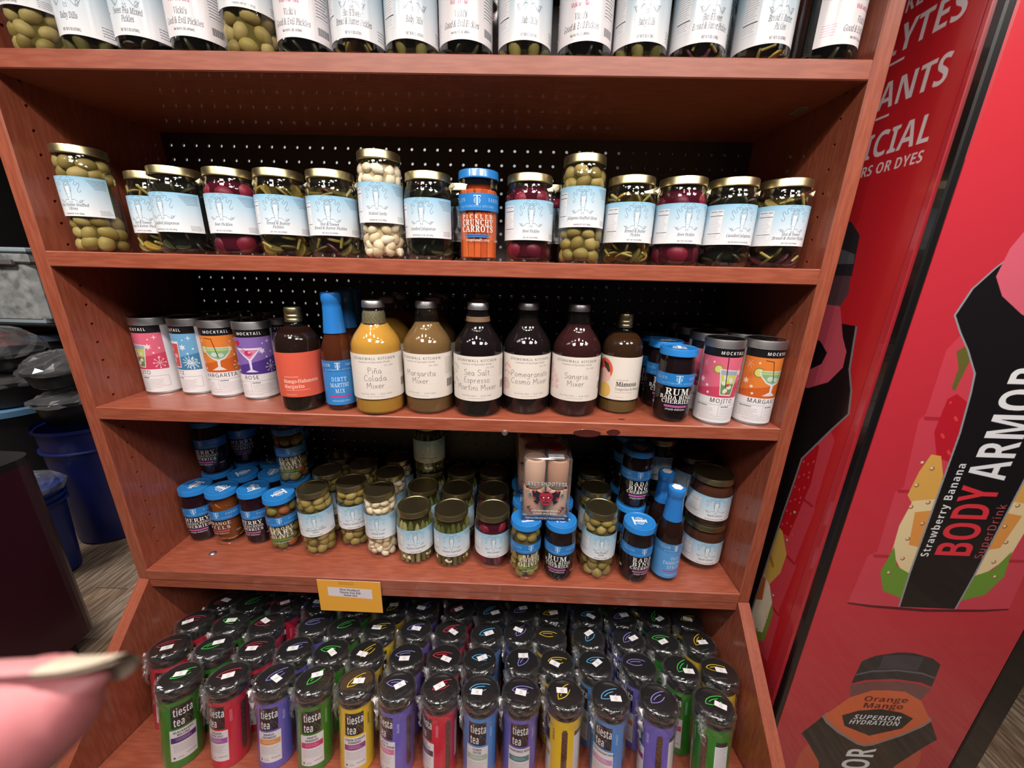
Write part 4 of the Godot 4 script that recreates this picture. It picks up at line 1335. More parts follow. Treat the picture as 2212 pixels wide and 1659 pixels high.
# ------------------------------------------------------------------ a body as one surface: tapered bones joined smoothly, meshed as surface nets
func body_mesh(bones: Array, cell: float, blend: float) -> ArrayMesh:
	var lo := Vector3.ONE * 1e9
	var hi := -lo
	for q in bones:
		for e in [[q[0], q[1]], [q[2], q[3]]]:
			lo = lo.min(e[0] - Vector3.ONE * (e[1] + cell * 3))
			hi = hi.max(e[0] + Vector3.ONE * (e[1] + cell * 3))
	var nx := int((hi.x - lo.x) / cell) + 2
	var ny := int((hi.y - lo.y) / cell) + 2
	var nz := int((hi.z - lo.z) / cell) + 2
	var f := PackedFloat32Array()
	f.resize(nx * ny * nz)
	f.fill(1.0)
	for q in bones:
		var a: Vector3 = q[0]
		var b: Vector3 = q[2]
		var m: float = maxf(q[1], q[3]) + cell * 3
		var l := ((a.min(b) - Vector3.ONE * m - lo) / cell).floor()
		var h := ((a.max(b) + Vector3.ONE * m - lo) / cell).ceil()
		var d := b - a
		var dd := maxf(d.length_squared(), 1e-12)
		for x in range(maxi(0, int(l.x)), mini(nx, int(h.x) + 1)):
			for y in range(maxi(0, int(l.y)), mini(ny, int(h.y) + 1)):
				for z in range(maxi(0, int(l.z)), mini(nz, int(h.z) + 1)):
					var p := lo + Vector3(x, y, z) * cell
					var t := clampf((p - a).dot(d) / dd, 0.0, 1.0)
					var s: float = p.distance_to(a + d * t) - lerpf(q[1], q[3], t)
					var i := (x * ny + y) * nz + z
					var o := f[i]
					var k := maxf(blend - absf(o - s), 0.0) / blend
					f[i] = minf(o, s) - k * k * blend * 0.25
	var b2 := MB.new()
	var at := {}
	for x in nx - 1:
		for y in ny - 1:
			for z in nz - 1:
				var i0 := (x * ny + y) * nz + z
				if f[i0] >= 1.0:
					continue
				var neg := 0
				for c in 8:
					if f[i0 + ((c & 1) * ny + ((c >> 1) & 1)) * nz + (c >> 2)] < 0.0:
						neg += 1
				if neg == 0 or neg == 8:
					continue
				var sum := Vector3.ZERO
				var cnt := 0
				for c in 8:
					for e in [1, 2, 4]:
						if c & e:
							continue
						var g: int = c | e
						var fa := f[i0 + ((c & 1) * ny + ((c >> 1) & 1)) * nz + (c >> 2)]
						var fb := f[i0 + ((g & 1) * ny + ((g >> 1) & 1)) * nz + (g >> 2)]
						if (fa < 0.0) != (fb < 0.0):
							sum += Vector3(c & 1, (c >> 1) & 1, c >> 2).lerp(Vector3(g & 1, (g >> 1) & 1, g >> 2), fa / (fa - fb))
							cnt += 1
				var gr := Vector3(f[i0 + ny * nz] - f[i0], f[i0 + nz] - f[i0], f[i0 + 1] - f[i0])
				var j := i0 + (ny + 1) * nz + 1
				gr += Vector3(f[j] - f[j - ny * nz], f[j] - f[j - nz], f[j] - f[j - 1])
				at[i0] = b2.vert(lo + (Vector3(x, y, z) + sum / cnt) * cell, gr.normalized())
	var st := [ny * nz, nz, 1]
	for i0 in at.keys():
		for ax in 3:
			var i1: int = i0 + st[ax]
			if (f[i0] < 0.0) == (f[i1] < 0.0):
				continue
			var u: int = st[(ax + 1) % 3]
			var w: int = st[(ax + 2) % 3]
			if at.has(i0 - u) and at.has(i0 - w) and at.has(i0 - u - w):
				b2.quad(at[i0], at[i0 - u], at[i0 - u - w], at[i0 - w])
	return b2.done()


func tub(called: String, label: String, cat: String, at: Vector3, r0: float, r1: float, h: float, body: Material, lidm: Material, rings := 0, bag := 0.0) -> Node3D:
	var o := thing(called, label, cat, at)
	var p := [Vector2(0, 0.004), Vector2(r0 - 0.01, 0.004), Vector2(r0, 0.012)]
	for i in rings:
		var y := h * (0.80 + 0.06 * i)
		var r := lerpf(r0, r1, y / h)
		p.append_array([Vector2(r, y), Vector2(r + 0.012, y + 0.006), Vector2(r + 0.012, y + 0.012), Vector2(r, y + 0.016)])
	p.append_array([Vector2(r1, h - 0.02), Vector2(r1 + 0.01, h - 0.018), Vector2(r1 + 0.01, h)])
	if bag > 0.0:
		p.append_array([Vector2(r1 - 0.004, h), Vector2(r1 - 0.006, h - 0.02), Vector2(0, h - 0.02)])
	var b := MB.new()
	b.lathe(p, 36, 0.7)
	part(o, "tub_body", b.done(), body)
	if lidm:
		var l := MB.new()
		l.lathe([Vector2(r1 + 0.011, h - 0.03), Vector2(r1 + 0.018, h - 0.028), Vector2(r1 + 0.018, h + 0.004), Vector2(r1 + 0.006, h + 0.012), Vector2(r1 - 0.03, h + 0.012), Vector2(r1 - 0.04, h + 0.006), Vector2(0, h + 0.006)], 36, 0.7)
		part(o, "tub_lid", l.done(), lidm)
	if bag > 0.0:
		var r := RandomNumberGenerator.new()
		r.seed = int(at.x * 1000.0)
		var g := MB.new()
		var rows := []
		for i in 9:
			var t := i / 8.0
			var row := []
			for k in 26:
				var a := TAU * k / 26.0
				var rr := (r1 + 0.014) * cos(t * PI * 0.5) * r.randf_range(0.93, 1.05) + 0.004
				row.append(Vector3(rr * sin(a), h - 0.015 + bag * sin(t * PI * 0.5) + r.randf_range(-0.008, 0.008), rr * cos(a)))
			rows.append(row)
		for i in 8:
			for k in 26:
				var c := Vector3(0, h - 0.1, 0)
				g.face(rows[i][k], rows[i][(k + 1) % 26], rows[i + 1][(k + 1) % 26], c)
				g.face(rows[i][k], rows[i + 1][(k + 1) % 26], rows[i + 1][k], c)
		part(o, "plastic_bag", g.done(), M["bag"])
	return o


func ordinal(i: int, n: int) -> String:
	var w := ["first", "second", "third", "fourth", "fifth", "sixth", "seventh", "eighth"]
	if i < 8 and i <= n / 2:
		return w[i] + " from the left"
	return w[n - 1 - i] + " from the right"


func lamp_panel(at: Vector3, sx: float, sz: float, energy: float, which: String) -> void:
	var o := thing("ceiling_light", "square white ceiling light panel " + which, "lamp", at, 0.0, "ceiling light panels")
	part(o, "housing", boxed("panel %.2f" % sx, Vector3(sx + 0.06, 0.04, sz + 0.06), 0.006, Vector3(0, 0.03, 0)), mat("lamp white", rgb(220, 220, 220), 0.5))
	part(o, "diffuser", boxed("diff %.2f" % sx, Vector3(sx, 0.012, sz), 0.002, Vector3(0, 0.006, 0)), M["panel glow"])
	var l := AreaLight3D.new()
	l.name = "panel_light"
	l.area_size = Vector2(sx, sz)
	l.light_energy = energy
	l.light_color = Color(1.0, 0.98, 0.965)
	l.shadow_enabled = true
	l.rotation.x = -PI / 2
	l.position = Vector3(0, -0.008, 0)
	o.add_child(l)


func _ready() -> void:
	# ---------- camera
	var cam := Camera3D.new()
	cam.name = "camera"
	cam.near = 0.01
	cam.far = 30.0
	cam.fov = 90.66
	cam.position = Vector3(0.7436, YO + 0.0132, 0.6045)
	cam.rotation = Vector3(-0.2984, 0.0199, 0.0241)
	var lens := CameraAttributesPhysical.new()        # a phone's wide lens: 1 mm opening, focused on the shelf
	lens.frustum_focal_length = 11.8626
	lens.frustum_focus_distance = 0.72
	lens.exposure_aperture = 12.0
	lens.frustum_near = 0.01
	lens.frustum_far = 30.0
	cam.attributes = lens
	add_child(cam)
	cam.current = true
	var we := WorldEnvironment.new()
	we.name = "world"
	var env := Environment.new()
	env.background_mode = Environment.BG_COLOR
	env.background_color = Color(0.02, 0.02, 0.02)
	env.tonemap_mode = Environment.TONE_MAPPER_LINEAR
	env.tonemap_exposure = 0.40
	env.sdfgi_enabled = true
	env.ssao_enabled = true
	env.ssil_enabled = true
	we.environment = env
	add_child(we)
	rng.seed = 7
	for f in [["sans", "Droid Sans", 400], ["sansb", "Droid Sans", 700], ["serif", "Droid Serif", 400], ["serifb", "Droid Serif", 700]]:
		var s := SystemFont.new()
		s.font_names = PackedStringArray([f[1]])
		s.font_weight = f[2]
		F[f[0]] = s

	# ---------- lamps: a rail of small spots in front of the shelf, and panels in the ceiling
	var bulb := mat("bulb glow", rgb(255, 244, 228), 0.5)
	bulb.emission_enabled = true
	bulb.emission = Color(1.0, 0.93, 0.84)
	bulb.emission_energy_multiplier = 220.0
	var glow := mat("panel glow", rgb(240, 240, 236), 0.5)
	glow.emission_enabled = true
	glow.emission = Color(1.0, 0.95, 0.9)
	glow.emission_energy_multiplier = 2.0
	var rail := thing("track_light", "black lamp rail with small round spots hanging in front of the shelf", "lamp", Vector3(0.6, 2.14, 0.5))
	part(rail, "rail", boxed("rail", Vector3(2.0, 0.025, 0.03), 0.004, Vector3(0, 0.035, 0)), mat("black metal", rgb(22, 22, 24), 0.4))
	for s in [-1.0, 1.0]:
		part(rail, "hanger", boxed("hanger", Vector3(0.012, 0.63, 0.012), 0.002, Vector3(0, 0.355, 0)), M["black metal"], Vector3(s * 0.9, 0, 0))
	for i in 7:
		var x := -0.84 + i * 0.28
		var hd := part(rail, "spot_head", lathed("head", [Vector2(0.0, 0.024), Vector2(0.02, 0.024), Vector2(0.034, -0.03), Vector2(0.03, -0.03), Vector2(0.018, 0.016), Vector2(0, 0.016)], 20), M["black metal"], Vector3(x, 0, 0))
		part(hd, "bulb", lathed("bulb", [Vector2(0, -0.022), Vector2(0.012, -0.019), Vector2(0.018, -0.008), Vector2(0.016, 0.004), Vector2(0, 0.012)], 16), bulb)
		var l := SpotLight3D.new()
		l.name = "spot"
		l.position = Vector3(x, -0.03, 0)
		l.rotation_degrees.x = -74
		l.spot_angle = 62
		l.spot_angle_attenuation = 1.0
		l.spot_range = 6.0
		l.light_energy = SPOT
		l.light_size = 0.018
		l.light_color = Color(1.0, 0.965, 0.93)
		l.shadow_enabled = true
		rail.add_child(l)
	lamp_panel(Vector3(0.1, 2.74, 1.5), 0.5, 0.5, PANEL * 4.2, "above the aisle, left of two in front of the shelf")
	lamp_panel(Vector3(1.35, 2.74, 1.5), 0.5, 0.5, PANEL * 4.2, "above the aisle, right of two in front of the shelf")
	lamp_panel(Vector3(-1.9, 2.74, -0.3), 0.5, 0.5, PANEL * 11.0, "above the tubs at the left")
	lamp_panel(Vector3(2.2, 2.74, 1.2), 0.5, 0.5, PANEL * 3.0, "above the drinks cooler at the right")
	lamp_panel(Vector3(0.25, 2.74, -0.55), 0.5, 0.3, PANEL * 4.0, "behind the shelf unit")

	# ---------- shared materials and shapes
	pane("glass", 0.004, 0.02)
	pane("film", 0.006, 0.2)
	pane("film ear", 0.03, 0.22)
	pane("bag", 0.07, 0.14)
	pane("plastic", 0.05, 0.06)
	mat("lid gold", rgb(210, 196, 150), 0.34, 1.0)
	mat("lid blue", rgb(40, 128, 206), 0.3, 0.0, 0.5)
	mat("lid ink", rgb(222, 228, 236), 0.5)
	mat("steel", rgb(196, 194, 196), 0.42, 1.0)
	mat("black tin", rgb(16, 16, 18), 0.16, 0.0, 0.8)
	mat("black plastic", rgb(14, 14, 16), 0.14, 0.0, 1.0)
	mat("foil", rgb(36, 122, 204), 0.34, 0.0, 0.4)
	mat("white paper", rgb(238, 236, 238), 0.7)
	var fm := mat("foam", rgb(150, 146, 118), 0.6)
	fm.albedo_texture = noise_tex(0.16, [rgb(120, 112, 84), rgb(214, 206, 176)], [0.35, 0.62], 128, 5)
	fm.uv1_scale = Vector3(2, 1, 1)
	var tl := mat("tea leaves", Color.WHITE, 0.5, 0.0, 0.7)
	tl.albedo_texture = noise_tex(0.12, [rgb(30, 14, 10), rgb(84, 44, 28), rgb(150, 112, 72)], [0.3, 0.55, 0.78], 128, 9)
	var wt := noise_tex(0.02, [rgb(150, 75, 53), rgb(157, 81, 58), rgb(164, 88, 65)], [0.3, 0.5, 0.72], 512, 3, 5)
	tri_mat("wood across", wt, Vector3(1.6, 14.0, 14.0), 0.42, 0.35)
	tri_mat("wood upright", wt, Vector3(14.0, 1.6, 14.0), 0.42, 0.35)
	G["emblem"] = emblem_mesh()
	G["leaf"] = leaf_mesh()
	G["sticker"] = boxed("sticker", Vector3(0.0195, 0.0003, 0.0112), 0.0)
	price_print()
	mat("seal", rgb(226, 218, 182), 0.35)
	var tb := MB.new()
	for q in [[0, 0, 0, 7, 4, 2, 5, -3, 3], [7, 4, 2, 9, 0, -2, 5, -3, 3], [0, 0, 0, 5, -3, 3, 2, -4, -2], [5, -3, 3, 9, 0, -2, 4, -6, 0]]:
		tb.face(Vector3(q[0], q[1], q[2]) * 0.0011, Vector3(q[3], q[4], q[5]) * 0.0011, Vector3(q[6], q[7], q[8]) * 0.0011, Vector3(0.004, -0.001, -0.01))
	G["tab"] = tb.done()
	var wb := MB.new()
	wb.patch(0.0306, 0.022, 0.0306, 0.112, deg_to_rad(78), deg_to_rad(97), 5)
	wb.patch(0.0306, 0.112, 0.0306, 0.116, deg_to_rad(80.5), deg_to_rad(94.5), 4)
	wb.patch(0.0306, 0.018, 0.0306, 0.022, deg_to_rad(80.5), deg_to_rad(94.5), 4)
	G["tea window"] = wb.done()
	for i in 4:
		G["film %d" % i] = film_mesh(11 + i)
		G["ear %d" % i] = film_ear(31 + i)

	room()
	shelf_unit()
	cooler()
	top_shelf()
	second_shelf()
	third_shelf()
	fourth_shelf()
	tea_bin()
	corner_tubs()
	small_things()
	hand_at_left()


func room() -> void:
	var pl := noise_tex(0.03, [rgb(116, 96, 80), rgb(150, 130, 110), rgb(176, 158, 138)], [0.25, 0.55, 0.85], 256, 21)
	var pm := []
	for i in 4:
		var m := tri_mat("plank %d" % i, pl, Vector3(7.0, 7.0, 0.8), 0.5, 0.15)
		m.uv1_offset = Vector3(i * 0.31, 0, i * 0.47)
		m.albedo_color = [Color(1, 1, 1), Color(0.86, 0.85, 0.84), Color(0.94, 0.9, 0.86), Color(0.78, 0.76, 0.76)][i]
		pm.append(m)
	var fl := struct("floor", boxed("floor", Vector3(7.4, 0.1, 6.2), 0.0), mat("underfloor", rgb(60, 50, 42), 0.8), Vector3(0.2, -0.056, -0.2))
	var plank := boxed("plank", Vector3(0.148, 0.006, 1.197), 0.0012)
	var r := RandomNumberGenerator.new()
	r.seed = 4
	for i in 48:
		for j in 6:
			var z := -3.2 + j * 1.2 + (i * 0.37 - floorf(i * 0.37)) * 1.2
			var x := -3.35 + i * 0.15
			if z > 2.2 or z < -2.6:
				continue
			part(fl, "plank", plank, pm[r.randi() % 4], Vector3(x - 0.2, 0.053, z + 0.2))
	var dark := mat("dark wall", rgb(40, 34, 34), 0.8)
	var pale := mat("pale wall", rgb(70, 66, 64), 0.8)
	struct("ceiling", boxed("ceil", Vector3(7.4, 0.1, 6.2), 0.0), pale, Vector3(0.2, 2.83, -0.2))
	struct("wall_back", boxed("wb", Vector3(7.4, 2.9, 0.1), 0.0), dark, Vector3(0.2, 1.4, -3.3))
	struct("wall_front", boxed("wb2", Vector3(7.4, 2.9, 0.1), 0.0), mat("front wall", rgb(48, 42, 40), 0.8), Vector3(0.2, 1.4, 2.9))
	struct("wall_left", boxed("wl", Vector3(0.1, 2.9, 6.2), 0.0), dark, Vector3(-3.5, 1.4, -0.2))
	struct("wall_right", boxed("wl2", Vector3(0.1, 2.9, 6.2), 0.0), M["front wall"], Vector3(3.9, 1.4, -0.2))
	struct("wall_behind_shelf", boxed("wr", Vector3(1.95, 2.5, 0.06), 0.0), mat("white wall", rgb(226, 230, 232), 0.7), Vector3(0.25, 1.25, -0.98))
	var c1 := thing("storage_cabinet", "low dark cabinet standing behind the shelf's pegboard", "cabinet", Vector3(0.62, 0, -0.6), 0.0)
	part(c1, "carcass", boxed("cab1", Vector3(0.7, 1.42, 0.24), 0.004, Vector3(0, 0.71, 0)), mat("cabinet dark", rgb(34, 30, 30), 0.6))
	part(c1, "door", boxed("cab1d", Vector3(0.66, 1.3, 0.018), 0.003, Vector3(0, 0.73, 0.13)), M["cabinet dark"])
	var c3 := thing("storage_cabinet", "waist-high dark cabinet behind the shelf's pegboard at the left", "cabinet", Vector3(-0.16, 0, -0.6), 0.0)
	part(c3, "carcass", boxed("cab3", Vector3(0.84, 1.10, 0.24), 0.004, Vector3(0, 0.55, 0)), M["cabinet dark"])
	part(c3, "door", boxed("cab3d", Vector3(0.80, 1.0, 0.018), 0.003, Vector3(0, 0.56, 0.13)), M["cabinet dark"])
	var c2 := thing("storage_cabinet", "tall dark cabinet behind the shelf's pegboard beside the cooler", "cabinet", Vector3(1.28, 0, -0.6), 0.0)
	part(c2, "carcass", boxed("cab2", Vector3(0.58, 2.2, 0.24), 0.004, Vector3(0, 1.1, 0)), M["cabinet dark"])
	part(c2, "door", boxed("cab2d", Vector3(0.54, 2.08, 0.018), 0.003, Vector3(0, 1.1, 0.13)), M["cabinet dark"])


func shelf_unit() -> void:
	var o := thing("display_shelf", "reddish stained wooden shop shelf with a sloping bin at the bottom", "shelf", Vector3.ZERO)
	var wa: Material = M["wood across"]
	var wu: Material = M["wood upright"]
	var hy := []
	for i in 36:
		hy.append(1.633 + 0.0323 * (i - 24))
	for s in 2:
		var b := MB.new()
		var x0 := 0.0 if s == 0 else W
		var sg := 1.0 if s == 0 else -1.0
		var y0 := 0.829
		var y1 := 2.05
		var vs := []
		for y in hy:
			if y > y0 + 0.02 and y < y1 - 0.02:
				vs.append(y - y0)
		b.holed(Vector3(x0, y0, -0.002), Vector3(0, 0, -1), Vector3.UP, Vector3(sg, 0, 0), [0.034, 0.205], vs, 0.018, 0.0026, 0.009, -ZB + 0.004, y1 - y0)
		b.flat([Vector3(x0 - sg * 0.009, y0, 0), Vector3(x0 - sg * 0.009, y1, 0), Vector3(x0 - sg * 0.009, y1, ZB), Vector3(x0 - sg * 0.009, y0, ZB)], Vector3(sg, 0, 0))
		var xo := x0 - sg * 0.0225
		var z1 := ZB - 0.006
		b.flat([Vector3(x0 - sg * 0.002, y0, 0), Vector3(x0 - sg * 0.002, y1, 0), Vector3(xo + sg * 0.002, y1, 0), Vector3(xo + sg * 0.002, y0, 0)], Vector3(0, 0, 1))
		b.flat([Vector3(x0, y0, -0.002), Vector3(x0, y1, -0.002), Vector3(x0 - sg * 0.002, y1, 0), Vector3(x0 - sg * 0.002, y0, 0)], Vector3(sg * 0.7, 0, 0.7))
		b.flat([Vector3(xo, y0, -0.002), Vector3(xo, y1, -0.002), Vector3(xo + sg * 0.002, y1, 0), Vector3(xo + sg * 0.002, y0, 0)], Vector3(-sg * 0.7, 0, 0.7))
		b.flat([Vector3(xo, y0, -0.002), Vector3(xo, y1, -0.002), Vector3(xo, y1, z1), Vector3(xo, y0, z1)], Vector3(-sg, 0, 0))
		b.flat([Vector3(xo, y1, 0), Vector3(x0, y1, 0), Vector3(x0, y1, z1), Vector3(xo, y1, z1)], Vector3.UP)
		b.flat([Vector3(xo, y0, z1), Vector3(x0, y0, z1), Vector3(x0, y1, z1), Vector3(xo, y1, z1)], Vector3(0, 0, -1))
		part(o, "side_panel", b.done(), wu)
		# lower side: slopes forward below the fourth shelf
		var p := MB.new()
		p.prism(PackedVector2Array([Vector2(ZB - 0.006, 0.828), Vector2(0.0, 0.828), Vector2(0.215, 0.610), Vector2(0.245, 0.570), Vector2(0.245, 0.0), Vector2(ZB - 0.006, 0.0)]), 0.0, 0.0225)
		part(o, "bin_side", p.done(), wu, Vector3(0.0 if s == 0 else W + 0.0225, 0, 0), Basis(Vector3(0, 0, 1), Vector3.UP, Vector3(-1, 0, 0)))
	var dz := -ZB - 0.001
	for t in [S0, S1, S2]:
		part(o, "shelf_board", boxed("board", Vector3(W - 0.001, 0.0234, dz), 0.0014, Vector3(W * 0.5, -0.0117, -dz * 0.5)), wa, Vector3(0, t, 0))
	part(o, "shelf_board", boxed("board4", Vector3(W - 0.001, 0.0226, dz + 0.003), 0.0014, Vector3(W * 0.5, -0.0113, -dz * 0.5 + 0.0015)), wa, Vector3(0, S3, 0))
	part(o, "rail", boxed("rail4", Vector3(W - 0.001, 0.0198, 0.02), 0.0012, Vector3(W * 0.5, -0.0099, -0.0085)), wa, Vector3(0, S3 - 0.0227, 0))
	part(o, "top_board", boxed("board5", Vector3(W - 0.001, 0.0234, dz), 0.0014, Vector3(W * 0.5, 0, -dz * 0.5)), wa, Vector3(0, 2.03, 0))
	# pegboard with its holes
	var us := []
	for i in 45:
		us.append(0.017 + 0.02606 * i)
	var vs2 := []
	for j in 43:
		vs2.append(0.030 + 0.026 * j)
	var y00 := 1.702 - 0.030 - 0.026 * 31
	var b2 := MB.new()
	b2.holed(Vector3(0, y00, ZB), Vector3(1, 0, 0), Vector3.UP, Vector3(0, 0, 1), us, vs2, 0.0259, 0.0032, 0.004, W, 2.03 - y00)
	b2.flat([Vector3(0, 0.3, ZB), Vector3(W, 0.3, ZB), Vector3(W, y00, ZB), Vector3(0, y00, ZB)], Vector3(0, 0, 1))
	var pb := part(o, "pegboard", b2.done(), mat("pegboard", rgb(50, 36, 32), 0.55))
	pb.set_meta("label", "dark brown pegboard back with rows of round holes")
	# sloping bin
	var a := atan(0.2)
	part(o, "bin_floor", boxed("binfloor", Vector3(W - 0.002, 0.018, 0.488), 0.001, Vector3(W * 0.5, -0.009, 0)), wa, Vector3(0, 0.5356 + 0.2 * -0.02, -0.02), Basis(Vector3(1, 0, 0), -a))
	part(o, "bin_front", boxed("binfront", Vector3(W - 0.002, 0.58, 0.018), 0.001, Vector3(W * 0.5, 0.29, 0)), wa, Vector3(0, 0.012, 0.232))
	part(o, "screw_head", lathed("screw", [Vector2(0.0052, 0), Vector2(0.005, 0.0012), Vector2(0.003, 0.0022), Vector2(0, 0.0026)], 14), M["steel"], Vector3(0.721, YO - 0.2615, 0.0), Basis(Vector3(1, 0, 0), PI / 2))
	for k in [[0.863, -0.2575, 0.024, 0.0075], [0.908, -0.2545, 0.012, 0.0062], [0.925, -0.2365, 0.006, 0.003]]:
		var kn := part(o, "wood_knot", lathed("knot", [Vector2(1, 0), Vector2(0.96, 1), Vector2(0.5, 1), Vector2(0.46, 0.6), Vector2(0.3, 0.6), Vector2(0, 1)], 20), M["knot"] if M.has("knot") else mat("knot", rgb(74, 24, 20), 0.4, 0.0, 0.3), Vector3(k[0], YO + k[1], 0.0) if k[1] < -0.24 else Vector3(k[0], S2, -0.02), Basis(Vector3(1, 0, 0), PI / 2 if k[1] < -0.24 else 0.0).scaled_local(Vector3(k[2], 0.0003, k[3])))
		kn.set_meta("label", "dark knot in the wood")


func cooler() -> void:
	var o := thing("drinks_cooler", "red drinks cooler with large bottle pictures and white lettering, beside the shelf", "cooler", Vector3.ZERO)
	var red := mat("cooler red", rgb(196, 46, 58), 0.3, 0.0, 0.6)
	var blk := mat("cooler black", rgb(16, 14, 16), 0.35, 0.0, 0.3)
	part(o, "cabinet", boxed("coolbox", Vector3(0.42, 1.84, 0.50), 0.003, Vector3(1.46, 1.02, -0.178)), red)
	part(o, "base", boxed("coolbase", Vector3(0.40, 0.10, 0.46), 0.003, Vector3(1.46, 0.05, -0.20)), blk)
	part(o, "door", boxed("cooldoor", Vector3(0.358, 1.80, 0.012), 0.003, Vector3(1.441, 1.02, 0.0778)), red)
	for e in [[1.2558, 0.0116], [1.6455, 0.050]]:
		part(o, "door_gasket", boxed("gasket %.3f" % e[1], Vector3(e[1], 1.82, 0.0125), 0.002), blk, Vector3(e[0], 1.02, 0.0792))
	var q := MB.new()
	q.flat([Vector3(1.262, YO - 1.25, 0.0842), Vector3(1.6177, YO - 1.25, 0.0842), Vector3(1.6177, YO + 0.15, 0.0842), Vector3(1.262, YO + 0.15, 0.0842)], Vector3(0, 0, 1), [Vector2(0, 1), Vector2(1, 1), Vector2(1, 0), Vector2(0, 0)])
	var g1 := part(o, "door_print", q.done(), cooler_front_print())
	g1.set_meta("label", "printed door sheet with two pictured drink bottles")
	var q2 := MB.new()
	q2.flat([Vector3(1.2494, YO - 1.05, -0.36), Vector3(1.2494, YO - 1.05, 0.046), Vector3(1.2494, YO + 0.4, 0.0655), Vector3(1.2494, YO + 0.4, -0.36)], Vector3(-1, 0, 0), [Vector2(0, 1), Vector2(1, 1), Vector2(1, 0), Vector2(0, 0)])
	var g2 := part(o, "side_print", q2.done(), cooler_side_print())
	g2.set_meta("label", "printed side sheet with a bottle and white capital letters")


func top_shelf() -> void:
	var vk := vicki_label()
	var kinds := {
		"olive": ["olive", pickle_label("bluecheese", ["Blue Cheese Stuffed", "Olives"], "DRAINED WT 10 OZ (283g)"), "olives"],
		"dill": ["dill", pickle_label("dills", ["Baby Dills"], "NET 16 FL OZ (473ML)"), "baby dill pickles"],
		"mixed": ["jalapeno", pickle_label("mixed", ["Sweet Pea Mixed", "Pickles"], "NET 16 FL OZ (473ML)"), "dark mixed pickles"],
		"vicki": ["jalapeno", vk, "dark pickles"],
		"hot": ["hot", pickle_label("hot", ["Hot & Sweet", "Bread & Butter Pickles"], "NET 16 FL OZ (473ML)"), "bread and butter pickle slices"],
		"bread": ["slice", pickle_label("bread", ["Bread & Butter", "Pickles"], "NET 16 FL OZ (473ML)"), "pale pickle slices"],
	}
	var row := [[0.052, "olive", -8], [0.126, "dill", 0], [0.203, "mixed", 4], [0.279, "vicki", 16], [0.354, "olive", 16], [0.429, "vicki", 10], [0.505, "hot", 4], [0.580, "dill", 14], [0.655, "vicki", 8], [0.737, "dill", 4], [0.820, "vicki", -6], [0.896, "dill", -8], [0.975, "hot", 0], [1.062, "bread", 0], [1.150, "vicki", 42]]
	for i in row.size():
		var k: Array = kinds[row[i][1]]
		var lab := [0.050, 0.115] if row[i][1] == "olive" else []
		var t := "%s label, %s, %s on the top shelf" % ["white and pink" if row[i][1] == "vicki" else "pale blue", k[2], ordinal(i, 15)]
		make_jar("quart", k[0], k[1], "olive_jar" if row[i][1] == "olive" else "pickle_jar", t, "jars on the top shelf", Vector3(row[i][0], S0, -0.042), row[i][2], lab)
	for e in [[0.696, "vicki", 30, "behind the gap in the middle"], [1.018, "bread", 20, "behind the rightmost blue labels"], [1.105, "hot", 10, "behind the last white label at the right"]]:
		var k: Array = kinds[e[1]]
		make_jar("quart", k[0], k[1], "pickle_jar", "second-row jar on the top shelf " + e[3], "jars on the top shelf", Vector3(e[0], S0, -0.118), e[2])


